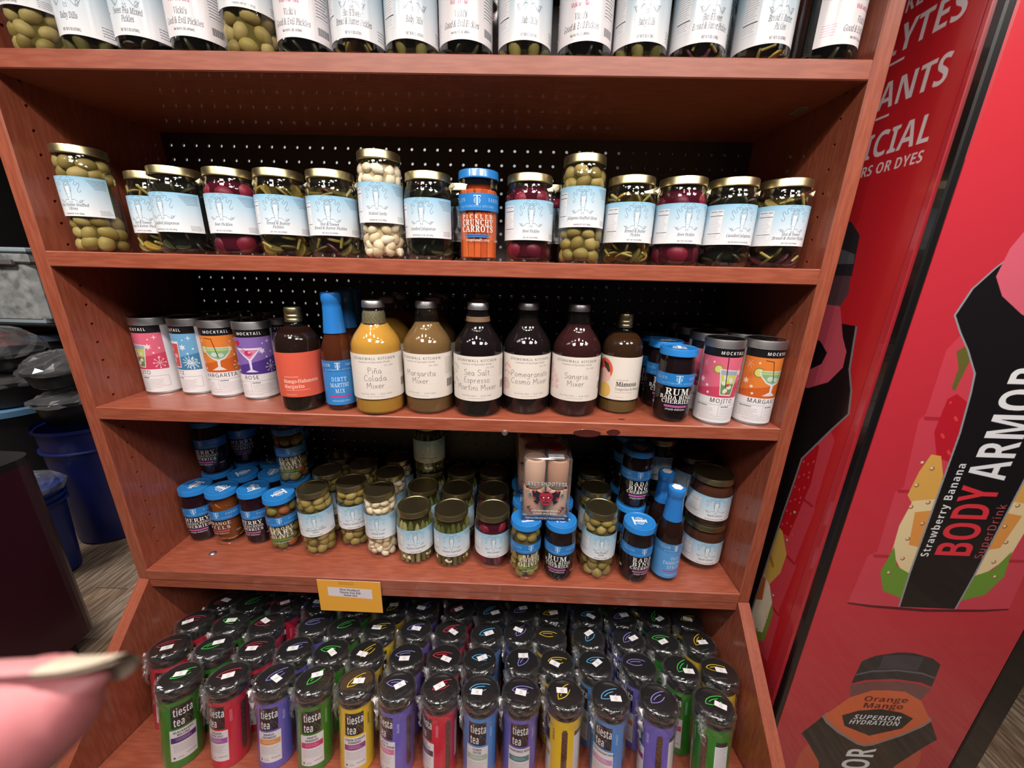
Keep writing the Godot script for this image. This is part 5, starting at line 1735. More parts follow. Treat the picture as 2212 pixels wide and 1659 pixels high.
func second_shelf() -> void:
	var net := "NET 16 FL OZ (473ML)"
	var L := {
		"bread": pickle_label("bread", ["Bread & Butter", "Pickles"], net), "hot": pickle_label("hot", ["Hot & Sweet", "Bread & Butter Pickles"], net), "beet": pickle_label("beet", ["Beet Pickles"], net),
		"jal": pickle_label("jal", ["Candied Jalapenos"], "NET WT 20 OZ (1 LB 4 OZ) 567g"), "garlic": pickle_label("garlic", ["Pickled Garlic"], "DRAINED WT 10 OZ (283g)"), "jolive": pickle_label("jolive", ["Jalapeno Stuffed Olives"], "DRAINED WT 10 OZ (283g)"),
		"bolive": pickle_label("bluecheese", ["Blue Cheese Stuffed", "Olives"], "DRAINED WT 10 OZ (283g)"),
		"carrot": tillen_label("carrot", [["PICKLED", 27, 0.95, 10.0, 122], ["CRUNCHY", 39, 0.82, 3.0, 154], ["CARROTS", 43, 0.80, 3.0, 187]], rgb(52, 122, 196), "exceptionally crisp"),
	}
	var row := [
		["tall", "olive", "bolive", 0.050, -0.046, 4, "olive_jar", "tall jar of large green olives against the left side panel, second shelf"],
		["pickle", "slice", "hot", 0.122, -0.084, 0, "pickle_jar", "jar of brown pickle slices set back between tall olives and dark jalapeno jar"],
		["pickle", "jalapeno", "jal", 0.197, -0.044, -4, "pickle_jar", "nearly black jalapeno jar third from the left on second shelf"],
		["pickle", "beet", "beet", 0.281, -0.046, 4, "beet_jar", "crimson beet pickle jar left of the pickle slices, second shelf"],
		["pickle", "slice", "bread", 0.359, -0.046, 14, "pickle_jar", "yellow-green pickle slice jar right of the leftmost beet jar, second shelf"],
		["pickle", "hot", "hot", 0.440, -0.046, 12, "pickle_jar", "dark yellow pickle slice jar left of the garlic jar, second shelf"],
		["tall", "garlic", "garlic", 0.519, -0.044, 6, "garlic_jar", "tall jar of white garlic cloves on the second shelf"],
		["pickle", "jalapeno", "jal", 0.593, -0.046, -6, "pickle_jar", "black jalapeno jar between garlic and carrots, second shelf"],
		["farm", "carrot", "carrot", 0.672, -0.042, 2, "carrot_jar", "blue lidded jar of upright orange carrot sticks"],
		["pickle", "beet", "beet", 0.751, -0.046, 4, "beet_jar", "crimson beet jar just right of the orange carrot jar"],
		["tall", "olive", "jolive", 0.833, -0.044, -6, "olive_jar", "tall jar of green olives right of the middle beet jar"],
		["pickle", "slice", "bread", 0.907, -0.046, 4, "pickle_jar", "yellow pickle slice jar right of the tall stuffed olives, second shelf"],
		["pickle", "beet", "beet", 0.985, -0.046, 0, "beet_jar", "rightmost crimson beet jar on the second shelf"],
		["pickle", "jalapeno", "jal", 1.061, -0.046, 6, "pickle_jar", "black jalapeno jar second from the right on second shelf"],
		["pickle", "hot", "hot", 1.139, -0.046, 0, "pickle_jar", "brown pickle strip jar nearest the right side panel, second shelf"],
	]
	for e in row:
		var jar := make_jar(e[0], e[1], L[e[2]], e[6], e[7], "jars on the second shelf", Vector3(e[3], S1, e[4]), e[5], [0.024, 0.096] if e[0] == "farm" else [])
		if e[0] == "pickle" and e[3] > 0.19:
			part(jar, "seal_tab", G["tab"], M["seal"], Vector3(0.0345, 0.1085, 0.004), Basis(Vector3.UP, rng.randf_range(-0.5, 0.5)))
	for e in [["pickle", "jalapeno", "jal", 0.085, -0.158, "behind the tall olives at the left end"], ["pickle", "jalapeno", "jal", 0.633, -0.130, "behind the blue lidded carrots"], ["pickle", "beet", "beet", 0.792, -0.128, "behind the tall stuffed olives"], ["pickle", "beet", "beet", 0.320, -0.128, "behind the left beet jar"], ["pickle", "hot", "hot", 0.480, -0.128, "behind the tall garlic jar"], ["pickle", "slice", "bread", 0.946, -0.128, "behind the right pickle slices"], ["pickle", "jalapeno", "jal", 1.023, -0.130, "behind the right beet jar"]]:
		make_jar(e[0], e[1], L[e[2]], "pickle_jar", "second-row jar on the second shelf " + e[5], "jars on the second shelf", Vector3(e[3], S1, e[4]), 0)


func third_shelf() -> void:
	var T := {
		"mojito": tin_label("mojito", "MOJITO", rgb(224, 106, 132), rgb(206, 72, 100), 0), "spritz": tin_label("spritz", "SPRITZ", rgb(112, 170, 212), rgb(70, 128, 170), 3),
		"margarita": tin_label("margarita", "MARGARITA", rgb(226, 130, 58), rgb(206, 98, 38), 1), "rose": tin_label("rose", "ROSE", rgb(134, 104, 180), rgb(84, 58, 140), 2),
	}
	for e in [["mojito", 0.036, -0.104, -24, "pink mojito tin against the left side panel"], ["spritz", 0.106, -0.108, -36, "blue spritz tin second from the left"], ["margarita", 0.172, -0.097, 14, "orange margarita tin left of the purple tin"], ["rose", 0.242, -0.090, 8, "purple rose tin left of the red labelled bottle"],
			["mojito", 1.088, -0.037, -6, "pink mojito tin right of the blue lidded cherry jar"], ["margarita", 1.157, -0.040, 6, "orange margarita tin next to the right side panel"]]:
		make_tin(e[4] + ", third shelf", T[e[0]], Vector3(e[1], S2, e[2]), e[3])
	var back := [[0.052, -0.168, "mojito"], [0.118, -0.172, "spritz"], [0.184, -0.162, "margarita"], [0.250, -0.154, "rose"], [0.038, -0.229, "mojito"], [0.106, -0.230, "spritz"], [0.172, -0.228, "margarita"], [0.238, -0.220, "rose"], [1.090, -0.102, "mojito"], [1.157, -0.105, "margarita"], [1.088, -0.167, "mojito"], [1.155, -0.170, "margarita"], [1.092, -0.230, "mojito"], [1.157, -0.230, "margarita"]]
	for i in back.size():
		var e: Array = back[i]
		var side := "left" if e[0] < 0.6 else "right"
		var nth: int = (i % 4 if i < 8 else (i - 8) % 2)
		var rw: String = ["second", "second", "second", "second", "third", "third", "third", "third", "second", "second", "third", "third", "fourth", "fourth"][i]
		make_tin("black lidded tin in the %s row of the %s tins, %s" % [rw, side, ordinal(nth, 4 if i < 8 else 2)], T[e[2]], Vector3(e[0], S2, e[1]), 10.0)
	make_round("mixer_bottle", "dark round bottle with a coral red label and gold screw cap", mango_label(), rgb(30, 14, 10), rgb(30, 14, 10), Vector3(0.353, S2, -0.041), 24)
	make_round("mixer_bottle", "brown round bottle with a cream label showing a mango", mimosa_label(), rgb(48, 28, 12), rgb(96, 74, 34), Vector3(0.929, S2, -0.078), -8)
	var dm := sauce_label("dirty", ["DIRTY", "MARTINI", "MIX"], rgb(56, 134, 208))
	make_sauce("sauce_bottle", "slim amber bottle with blue label and blue foil neck, third shelf front", dm, rgb(74, 30, 10), Vector3(0.422, S2, -0.041), 22)
	make_sauce("sauce_bottle", "blue foil necked bottle second behind the slim amber bottle", dm, rgb(74, 30, 10), Vector3(0.417, S2, -0.101), 10)
	make_sauce("sauce_bottle", "blue foil necked bottle farthest behind the slim amber bottle", dm, rgb(74, 30, 10), Vector3(0.409, S2, -0.163), 10)
	var mx := [
		[0.493, -0.040, ["Piña", "Colada", "Mixer"], rgb(236, 222, 170), 4, rgb(192, 142, 56), 0.152, 1, "yellow drink in a clear bottle with cream label", 12, "pina"],
		[0.580, -0.053, ["Margarita", "Mixer"], rgb(228, 220, 184), 4, rgb(116, 88, 52), 0.154, 0, "cloudy tan drink in a clear bottle with cream label", -8, "marg"],
		[0.670, -0.047, ["Sea Salt", "Espresso", "Martini Mixer"], rgb(198, 196, 184), 1, rgb(16, 9, 9), 0.160, 2, "black espresso mixer bottle with a tan neck ring", 2, "sea"],
		[0.756, -0.066, ["Pomegranate", "Cosmo Mixer"], rgb(222, 180, 176), 3, rgb(18, 8, 10), 0.165, 0, "nearly black mixer bottle with pink flower on its label", 8, "pom"],
		[0.844, -0.062, ["Sangria", "Mixer"], rgb(224, 186, 182), 2, rgb(48, 18, 18), 0.156, 0, "dark red mixer bottle with pink grapes on its label", -6, "sang"],
	]
	for e in mx:
		var lb := mixer_label(e[10], e[2], e[3], e[4])
		make_mixer("mixer_bottle", e[8] + ", front row", lb, e[5], e[6], Vector3(e[0], S2, e[1]), e[9], e[7])
		if e[0] < 0.7:
			for k in 2:
				make_mixer("mixer_bottle", "%s bottle behind the %s" % [["second", "third"][k], e[8]], lb, e[5], e[6], Vector3(e[0] - 0.006 - 0.004 * k, S2, e[1] - 0.0865 * (k + 1)), e[9], 0)
	var rum := tillen_label("rum", [["RUM", 60, 0.95, 3.0, 138], ["BADA BING", 36, 0.92, 1.0, 168], ["CHERRIES", 35, 0.92, 1.0, 196]], rgb(206, 100, 180), "simply delicious")
	for e in [[1.014, -0.038, "front blue lidded jar of black cherries right of the cream mango bottle"], [1.016, -0.104, "second blue lidded cherry jar behind the front one, third shelf"], [1.014, -0.170, "third blue lidded cherry jar, behind two others, third shelf"], [0.948, -0.160, "blue lidded cherry jar behind the cream mango bottle"], [0.946, -0.226, "blue lidded cherry jar by the pegboard behind the cream mango bottle"], [0.876, -0.196, "blue lidded cherry jar behind the dark red mixer bottle"]]:
		make_jar("farm", "cherry", rum, "cherry_jar", e[2], "blue lidded cherry jars on the third shelf", Vector3(e[0], S2, e[1]), -8 if e[0] > 1.0 else 0)


func sauce_label(key: String, words: Array, c: Color) -> StandardMaterial3D:
	var cv := Cv.new(360, 250, c, TS)
	var lt := rgb(206, 226, 244)
	cv.rect(0, 0, 360, 62, c.darkened(0.12))
	cv.text("TILLEN", F.sans, 22, 100, 32, lt, 0.5, 0.95, 0, 0, 2)
	cv.text("FARMS", F.sans, 22, 262, 32, lt, 0.5, 0.95, 0, 0, 2)
	emblem(cv, 180, 30, 0.5, rgb(232, 242, 250), 0.0)
	cv.text("by STONEWALL KITCHEN", F.sans, 12, 180, 54, lt, 0.5, 1.0, 0, 0, 1.5)
	var y := 114.0
	for w in words:
		cv.text(w, F.serif, 31, 180, y, rgb(240, 244, 248), 0.5, 0.82, 0, 0, 3.0 if w.length() < 6 else 0.0)
		y += 33
	cv.rect(110, 196, 140, 9, rgb(206, 64, 130))
	cv.text("refreshingly briny" if key == "dirty" else "wonderfully smooth", F.serif, 14, 180, 230, lt, 0.5, 0.9, 0.25)
	return printed("sauce " + key, cv.tex(), 0.4)


func fourth_shelf() -> void:
	var pink := rgb(206, 100, 180)
	var merry := tillen_label("merry", [["MERRY", 48, 0.95, 2.0, 128], ["MARASCHINO", 29, 0.84, 1.0, 156], ["CHERRIES", 35, 0.9, 2.0, 188]], pink, "simply delicious")
	var peel := tillen_label("peel", [["ORANGE", 40, 0.88, 2.0, 128], ["PEELS", 42, 0.95, 6.0, 168]], rgb(214, 84, 96), "simply delicious", Color(0.93, 0.84, 0.8))
	var bloody := tillen_label("bloody", [["BLOODY", 34, 0.9, 7.0, 116], ["MARY", 54, 0.95, 4.0, 160], ["OLIVES", 42, 0.92, 3.0, 196]], rgb(98, 168, 60), "with pimento")
	var blue := tillen_label("blue", [["BLUE", 42, 0.9, 6.0, 122], ["CHEESE", 40, 0.88, 4.0, 158], ["OLIVES", 48, 0.9, 3.0, 198]], rgb(98, 168, 60), "simply delicious")
	var rum: Material = M["band rum"]
	var bada := tillen_label("bada", [["BADA", 48, 0.92, 6.0, 124], ["BING", 50, 0.98, 6.0, 164], ["CHERRIES", 34, 0.9, 1.5, 194]], pink, "simply delicious")
	var ol: Material = M["label bluecheese"]
	var jo: Material = M["label jolive"]
	var gl: Material = M["label garlic"]
	var asp := pickle_label("asp", ["Pickled Asparagus"], "NET 16 FL OZ (473ML)")
	var bt: Material = M["label beet"]
	var feta := pickle_label("feta", ["Feta Stuffed", "Olives"], "DRAINED WT 10 OZ (283g)")
	var ab := pickle_label("apple", ["Apple Butter"], "NET WT 19 OZ (1 LB 3 OZ) 539g")
	var g1 := "blue lidded jars on the fourth shelf"
	var g2 := "gold lidded jars on the fourth shelf"
	var h := 0.1292
	var row := [
		["farm", "merry", merry, 0.038, -0.109, 0, 18, "cherry_jar", "dark maraschino cherry jar leftmost at the front of the fourth shelf", g1],
		["farm", "orange", peel, 0.102, -0.102, 0, 4, "orange_peel_jar", "amber orange peel jar between the two front maraschino jars", g1],
		["farm", "merry", merry, 0.168, -0.108, 0, 0, "cherry_jar", "dark maraschino cherry jar right of the amber orange peels", g1],
		["farm", "bloody", bloody, 0.236, -0.089, 0, 22, "olive_jar", "blue lidded jar of reddish olives at the front, left of gold lidded olives", g1],
		["tall", "olive", ol, 0.316, -0.083, 0, 20, "olive_jar", "leftmost gold lidded olive jar at the front of the fourth shelf", g2],
		["tall", "olive", jo, 0.385, -0.112, 0, 18, "olive_jar", "olive jar set back just left of the front garlic jar", g2],
		["tall", "garlic", gl, 0.456, -0.085, 0, 4, "garlic_jar", "white garlic clove jar at the front of the fourth shelf", g2],
		["pickle", "asparagus", asp, 0.532, -0.073, 0, 14, "asparagus_jar", "asparagus jar right of the garlic at the fourth shelf's front", g2],
		["pickle", "asparagus", asp, 0.611, -0.068, 0, 8, "asparagus_jar", "asparagus jar left of the front beet jar, fourth shelf", g2],
		["pickle", "beet", bt, 0.697, -0.070, 0, 6, "beet_jar", "crimson beet jar at the front of the fourth shelf", g2],
		["farm", "farmolive", blue, 0.766, -0.038, 0, 20, "olive_jar", "blue lidded green olive jar under the left of the skull box", g1],
		["farm", "cherry", rum, 0.835, -0.037, 0, -14, "cherry_jar", "black cherry jar under the right of the skull box", g1],
		["tall", "olive", feta, 0.915, -0.050, 0, -2, "olive_jar", "gold lidded olive jar right of the skull box, front", g2],
		["farm", "cherry", bada, 0.990, -0.040, 0, 12, "cherry_jar", "black cherry jar at the front left of the blue syrup bottle", g1],
		["butter", "butter", ab, 1.147, -0.094, 0, -8, "apple_butter_jar", "lower front brown apple butter jar by the right panel", g2],
		["butter", "butter", ab, 1.146, -0.095, 0.1062, -6, "apple_butter_jar", "upper front brown apple butter jar stacked by the right panel", g2],
		["butter", "butter", ab, 1.146, -0.1785, 0, -20, "apple_butter_jar", "lower rear brown apple butter jar by the right panel", g2],
		["butter", "butter", ab, 1.144, -0.1785, 0.1062, -30, "apple_butter_jar", "upper rear brown apple butter jar stacked by the right panel", g2],
		["farm", "merry", merry, 0.036, -0.176, 0, 0, "cherry_jar", "maraschino jar right behind the leftmost front jar, fourth shelf", g1],
		["farm", "merry", merry, 0.036, -0.176, h, 0, "cherry_jar", "maraschino jar stacked on top at the far left, fourth shelf", g1],
		["farm", "merry", merry, 0.104, -0.167, 0, 10, "cherry_jar", "maraschino jar right behind the orange peel jar", g1],
		["farm", "merry", merry, 0.170, -0.174, 0, -10, "cherry_jar", "maraschino jar behind the front right maraschino jar", g1],
		["farm", "bloody", bloody, 0.236, -0.1535, 0, 20, "olive_jar", "lower reddish olive jar behind the front one, with another stacked on it", g1],
		["farm", "bloody", bloody, 0.236, -0.1535, h, 22, "olive_jar", "reddish olive jar stacked on top of another, fourth shelf left", g1],
		["farm", "merry", merry, 0.072, -0.2295, 0, 0, "cherry_jar", "rear maraschino jar by the pegboard, lower left, fourth shelf", g1],
		["farm", "merry", merry, 0.072, -0.2295, h, 24, "cherry_jar", "rear maraschino jar by the pegboard, stacked upper left", g1],
		["farm", "merry", merry, 0.137, -0.2295, 0, 0, "cherry_jar", "rear maraschino jar by the pegboard with a bare lid, fourth shelf", g1],
		["farm", "merry", merry, 0.205, -0.2255, 0, 0, "cherry_jar", "rear maraschino jar by the pegboard, lower, left of stacked olives", g1],
		["farm", "merry", merry, 0.203, -0.2255, h, 10, "cherry_jar", "rear maraschino jar stacked by the pegboard, left of stacked olives", g1],
		["tall", "olive", ol, 0.312, -0.154, 0, 10, "olive_jar", "second-row olive jar behind the leftmost gold lidded olives", g2],
		["tall", "olive", ol, 0.310, -0.2245, 0, 10, "olive_jar", "rear olive jar by the pegboard behind the leftmost gold lidded olives", g2],
		["tall", "olive", jo, 0.381, -0.186, 0, 10, "olive_jar", "second-row olive jar left of the second-row garlic", g2],
		["tall", "garlic", gl, 0.455, -0.155, 0, 10, "garlic_jar", "second-row garlic jar behind the front garlic, fourth shelf", g2],
		["tall", "garlic", gl, 0.452, -0.2255, 0, 10, "garlic_jar", "rear garlic jar by the pegboard, fourth shelf", g2],
		["pickle", "asparagus", asp, 0.532, -0.1485, 0, 10, "asparagus_jar", "second-row asparagus jar right of the second-row garlic", g2],
		["pickle", "asparagus", asp, 0.531, -0.2240, 0, 10, "asparagus_jar", "rear lower asparagus jar with another stacked on it", g2],
		["pickle", "asparagus", asp, 0.531, -0.2240, 0.1252, 8, "asparagus_jar", "rear asparagus jar stacked high under the third shelf", g2],
		["pickle", "asparagus", asp, 0.611, -0.1440, 0, 10, "asparagus_jar", "second-row asparagus jar left of the second-row beets", g2],
		["pickle", "asparagus", asp, 0.609, -0.2200, 0, 10, "asparagus_jar", "rear asparagus jar with a bare lid by the pegboard", g2],
		["pickle", "beet", bt, 0.693, -0.1465, 0, 10, "beet_jar", "second-row beet jar behind the front beets, fourth shelf", g2],
		["pickle", "beet", bt, 0.688, -0.2220, 0, 10, "beet_jar", "rear beet jar by the pegboard, fourth shelf", g2],
		["farm", "farmolive", blue, 0.768, -0.104, 0, 0, "olive_jar", "second-row blue lidded olive jar behind the skull box, left", g1],
		["farm", "farmolive", blue, 0.764, -0.1680, 0, 0, "olive_jar", "third-row blue lidded olive jar behind the skull box, left", g1],
		["farm", "cherry", rum, 0.836, -0.104, 0, 0, "cherry_jar", "second-row black cherry jar behind the skull box, right", g1],
		["farm", "cherry", rum, 0.832, -0.1680, 0, 0, "cherry_jar", "third-row black cherry jar behind the skull box, right", g1],
		["tall", "olive", feta, 0.918, -0.1220, 0, 0, "olive_jar", "second-row olive jar behind the gold lidded olives right of the skull box", g2],
		["tall", "olive", feta, 0.920, -0.1940, 0, 0, "olive_jar", "rear olive jar behind two others, right of the skull box", g2],
		["farm", "cherry", bada, 0.990, -0.1050, 0, -8, "cherry_jar", "lower cherry jar behind the front one, with a jar stacked on it", g1],
		["farm", "cherry", bada, 0.992, -0.1050, h, 0, "cherry_jar", "black cherry jar stacked on another, left of the blue foil bottles", g1],
		["farm", "cherry", bada, 0.992, -0.1700, 0, 0, "cherry_jar", "rear lower cherry jar behind the stacked cherry jars", g1],
		["farm", "cherry", bada, 0.992, -0.1700, h, 0, "cherry_jar", "rear upper cherry jar stacked behind the stacked cherry jars", g1],
		["pickle", "jalapeno", M["label jal"], 1.065, -0.1830, 0, -60, "pickle_jar", "rear lower dark pickle jar behind the blue foil bottles", g2],
		["pickle", "jalapeno", M["label jal"], 1.065, -0.1830, 0.1252, -50, "pickle_jar", "rear upper dark pickle jar stacked behind the blue foil bottles", g2],
	]
	for e in row:
		make_jar(e[0], e[1], e[2], e[7], e[8], e[9], Vector3(e[3], S3 + e[5], e[4]), e[6])
	var sy := sauce_label("syrup", ["OLD", "FASHIONED", "SYRUP"], rgb(86, 158, 224))
	make_sauce("sauce_bottle", "front syrup bottle with light blue label and blue foil neck, fourth shelf", sy, rgb(34, 12, 8), Vector3(1.054, S3, -0.044), 14, true)
	make_sauce("sauce_bottle", "syrup bottle with blue foil neck behind the front one, fourth shelf", sy, rgb(34, 12, 8), Vector3(1.056, S3, -0.104), 14, true)
	# boxed salt cups
	for k in 2:
		var o := thing("salt_cup_box", ["clear box of four pinkish salt cups with a red skull print, front", "second clear box of salt cups behind the skull print box"][k], "box", Vector3(0.8015, S3 + h + 0.0002, -0.029) if k == 0 else Vector3(0.792, S3 + h + 0.0002, -0.122), 0.0 if k == 0 else 0.08, "boxed salt cups")
		var cup := lathed("cup", [Vector2(0, 0.001), Vector2(0.0185, 0.001), Vector2(0.0195, 0.003), Vector2(0.0212, 0.058), Vector2(0.0200, 0.060), Vector2(0.0178, 0.0605), Vector2(0.0165, 0.054), Vector2(0, 0.052)], 24)
		for t in 2:
			for i in 4:
				part(o, "salt_cup", cup, tones("salt", [rgb(196, 150, 126), rgb(208, 168, 146), rgb(186, 138, 112)], 0.35)[(i + t) % 3], Vector3(-0.0222 + 0.0444 * (i % 2), 0.004 + t * 0.062, -0.0225 - 0.0436 * (i / 2)))
		var cb := MB.new()
		cb.box(Vector3(0, 0.067, -0.0445), Vector3(0.0915, 0.134, 0.089), 0.0012)
		part(o, "clear_box", cb.done(), M["plastic"])
		var pr := MB.new()
		pr.flat([Vector3(-0.0455, 0.0005, 0.0003), Vector3(0.0455, 0.0005, 0.0003), Vector3(0.0455, 0.1032, 0.0003), Vector3(-0.0455, 0.1032, 0.0003)], Vector3(0, 0, 1), [Vector2(0, 1), Vector2(1, 1), Vector2(1, 0), Vector2(0, 0)])
		part(o, "front_print", pr.done(), salt_print() if k == 0 else M["salt print"])
		for s in [-1.0, 1.0]:
			part(o, "blue_base_strip", boxed("strip", Vector3(0.0006, 0.0095, 0.088), 0.0), mat("strip blue", rgb(38, 62, 104), 0.4), Vector3(s * 0.0460, 0.0050, -0.0445))
		var sk := part(o, "top_sticker", lathed("dot2", [Vector2(0.0125, 0), Vector2(0.0125, 0.0003), Vector2(0, 0.0003)], 20), mat("sticker red", rgb(176, 22, 44), 0.4), Vector3(0.017, 0.1345, -0.058))
		sk.set_meta("label", "red round sticker on the clear top")
		part(o, "sticker_tail", boxed("tail", Vector3(0.012, 0.0004, 0.022), 0.0), M["sticker red"], Vector3(0.017, 0.1344, -0.043))
		part(o, "price_sticker", G["sticker"], M["price print"], Vector3(0.016, 0.1346, -0.010), Basis.from_scale(Vector3(1.5, 1, 1.4)))


func tea_bin() -> void:
	var words := {
		"0 0": ["BLACKBERRY", "BELLINI", rgb(84, 40, 120)], "0 1": ["PASSION", "BERRY JOLT", rgb(170, 96, 176)], "0 2": ["MANGO", "DREAMZZZ", rgb(230, 150, 80)], "0 3": ["FRUITY", "PARADISE", rgb(206, 36, 110)],
		"0 4": ["LEMON GINGER", "TURMERIC", rgb(144, 52, 132)], "0 5": ["NUTTY", "ALMOND CREAM", rgb(226, 122, 172)], "0 6": ["ROYAL", "BREAKFAST", rgb(36, 40, 74)], "0 7": ["CITRUS", "DETOX", rgb(168, 196, 176)],
		"0 8": ["CHAMOMILE MINT", "", rgb(52, 128, 140)], "0 9": ["GINGER", "MINT", rgb(214, 176, 70)], "0 10": ["POMEGRANATOPIA", "", rgb(214, 150, 196)], "0 11": ["LAVENDER", "CHAMOMILE", rgb(150, 30, 100)], "0 12": ["BLACKBERRY", "BELLINI", rgb(84, 40, 120)],
	}
	var plain := {"green": "0 3", "red": "0 1", "purple": "0 2", "yellow": "0 4", "blue": "0 7"}
	var tilt := atan(0.2)
	var rows := ["front", "second", "third", "fourth", "rear"]
	var many := [13, 15, 15, 15, 14]
	for i in CANS.size():
		var e: Array = CANS[i]
		var key: String = "%d %d" % [e[0], e[1]] if e[0] == 0 else plain[e[2]]
		var w: Array = words[key]
		var lb := tea_label(key, e[2], [w[0], w[1]], w[2])
		var t := "%s tea canister in clear film, %s in the %s row" % [e[2], ordinal(e[1], many[e[0]]), rows[e[0]]]
		make_tea(e[2], lb, t, Vector3(e[3], 0.5358 + 0.2 * e[4], e[4]), e[5], tilt, i)


func corner_tubs() -> void:
	var wt := tri_mat("tote grey", noise_tex(0.02, [rgb(150, 152, 148), rgb(190, 192, 188), rgb(214, 214, 212)], [0.2, 0.5, 0.8], 256, 31), Vector3(2, 2, 2), 0.5)
	var rim := mat("tote rim", rgb(198, 214, 220), 0.45)
	var t := thing("storage_tote", "large stained white plastic tote behind the shelf at the left", "tote", Vector3(-2.70, 1.038, -1.98))
	part(t, "tote_body", boxed("tote", Vector3(0.84, 0.40, 0.46), 0.03, Vector3(0, 0.20, 0)), wt)
	part(t, "tote_rim", boxed("toterim", Vector3(0.90, 0.06, 0.50), 0.01, Vector3(0, 0.40, 0)), wt)
	part(t, "tote_lid", boxed("totelid", Vector3(0.92, 0.03, 0.52), 0.008, Vector3(0, 0.446, 0)), rim)
	part(t, "tote_foot", boxed("totefoot", Vector3(0.80, 0.03, 0.45), 0.004, Vector3(0, 0.015, 0)), rim)
	part(t, "handle", boxed("totehandle", Vector3(0.12, 0.035, 0.03), 0.006, Vector3(0.30, 0.375, 0.255)), mat("tote handle", rgb(128, 122, 124), 0.5))
	var tm := TextMesh.new()
	tm.text = "AST"
	tm.font = F.sans
	tm.font_size = 16
	tm.pixel_size = 0.006
	tm.depth = 0.002
	part(t, "lettering", tm, mat("tote ink", rgb(112, 110, 112), 0.6), Vector3(0.05, 0.27, 0.2305))
	var r := thing("storage_rack", "black metal rack carrying the tubs at the left", "rack", Vector3(-2.66, 0, -1.97))
	for y in [0.735, 1.03]:
		part(r, "rack_board", boxed("rackboard", Vector3(1.0, 0.014, 0.5), 0.002), M["black metal"], Vector3(0, y, 0))
	for s in [[-0.49, -0.24], [0.49, -0.24], [-0.49, 0.24], [0.49, 0.24]]:
		part(r, "rack_post", boxed("rackpost", Vector3(0.02, 1.03, 0.02), 0.002, Vector3(0, 0.515, 0)), M["black metal"], Vector3(s[0], 0, s[1]))
	var dk := mat("tub black", rgb(26, 24, 28), 0.4)
	tub("plastic_tub", "red plastic tub with a bright red lid under the white tote", "tub", Vector3(-2.80, 0.743, -1.94), 0.17, 0.19, 0.225, mat("tub red", rgb(150, 30, 26), 0.4), mat("tub red lid", rgb(206, 60, 44), 0.4))
	tub("plastic_tub", "dark plastic tub with a grey lid right of the red tub", "tub", Vector3(-2.44, 0.743, -1.90), 0.10, 0.12, 0.20, dk, mat("tub grey lid", rgb(74, 84, 98), 0.4))
	tub("waste_bin", "black bin with a pale blue lid at the left edge", "bin", Vector3(-2.16, 0.0, -1.36), 0.22, 0.245, 0.655, dk, mat("bin lid blue", rgb(96, 140, 176), 0.4))
	tub("bagged_tub", "lower dark tub wrapped in clear plastic on the pale blue lid", "tub", Vector3(-2.08, 0.668, -1.34), 0.17, 0.19, 0.14, dk, null, 0, 0.05)
	tub("bagged_tub", "upper dark tub in a puffed clear bag at the left edge", "tub", Vector3(-2.10, 0.862, -1.34), 0.15, 0.175, 0.09, dk, null, 0, 0.15)
	tub("waste_barrel", "dark blue barrel standing behind the shelf's left side", "barrel", Vector3(-1.49, 0.0, -1.17), 0.17, 0.19, 0.655, mat("barrel blue", rgb(18, 26, 84), 0.35), null, 1)
	tub("bagged_tub", "dark tub under clear plastic on top of the blue barrel", "tub", Vector3(-1.51, 0.659, -1.17), 0.13, 0.15, 0.12, dk, null, 0, 0.05)
	tub("bagged_tub", "dark bagged tub stacked highest above the blue barrel", "tub", Vector3(-1.54, 0.834, -1.17), 0.11, 0.13, 0.09, dk, null, 0, 0.10)
	tub("waste_bin", "bright blue ribbed bin lined with a clear bag on the floor", "bin", Vector3(-1.45, 0.0, -0.83), 0.075, 0.100, 0.46, mat("bin blue", rgb(14, 40, 112), 0.35), null, 3, 0.07)
	var c := thing("counter_cabinet", "dark maroon counter with a rounded corner at the left edge", "cabinet", Vector3(-1.32, 0, -0.10))
	var mar := mat("maroon", rgb(52, 14, 26), 0.35, 0.0, 0.3)
	var pts := PackedVector2Array()
	for q in [[0.40, 0.28, 0.0], [-0.40, 0.28, 90.0], [-0.40, -0.34, 180.0], [0.40, -0.34, 270.0]]:
		for i in 7:
			var a := deg_to_rad(q[2] + i * 15.0)
			pts.append(Vector2(q[0] + 0.06 * cos(a), q[1] + 0.06 * sin(a)))
	var b := MB.new()
	b.prism(pts, 0.09, 0.80)
	part(c, "cabinet_body", b.done(), mar, Vector3.ZERO, Basis(Vector3(1, 0, 0), Vector3(0, 0, 1), Vector3(0, 1, 0)))
	var b3 := MB.new()
	b3.prism(pts, 0.80, 0.825)
	part(c, "counter_top", b3.done(), mat("counter top", rgb(30, 24, 26), 0.3), Vector3.ZERO, Basis(Vector3(1, 0, 0), Vector3(0, 0, 1), Vector3(0, 1, 0)))
	part(c, "toe_kick", boxed("toekick", Vector3(0.82, 0.09, 0.62), 0.002, Vector3(0, 0.045, -0.03)), mat("toe", rgb(16, 12, 14), 0.6))


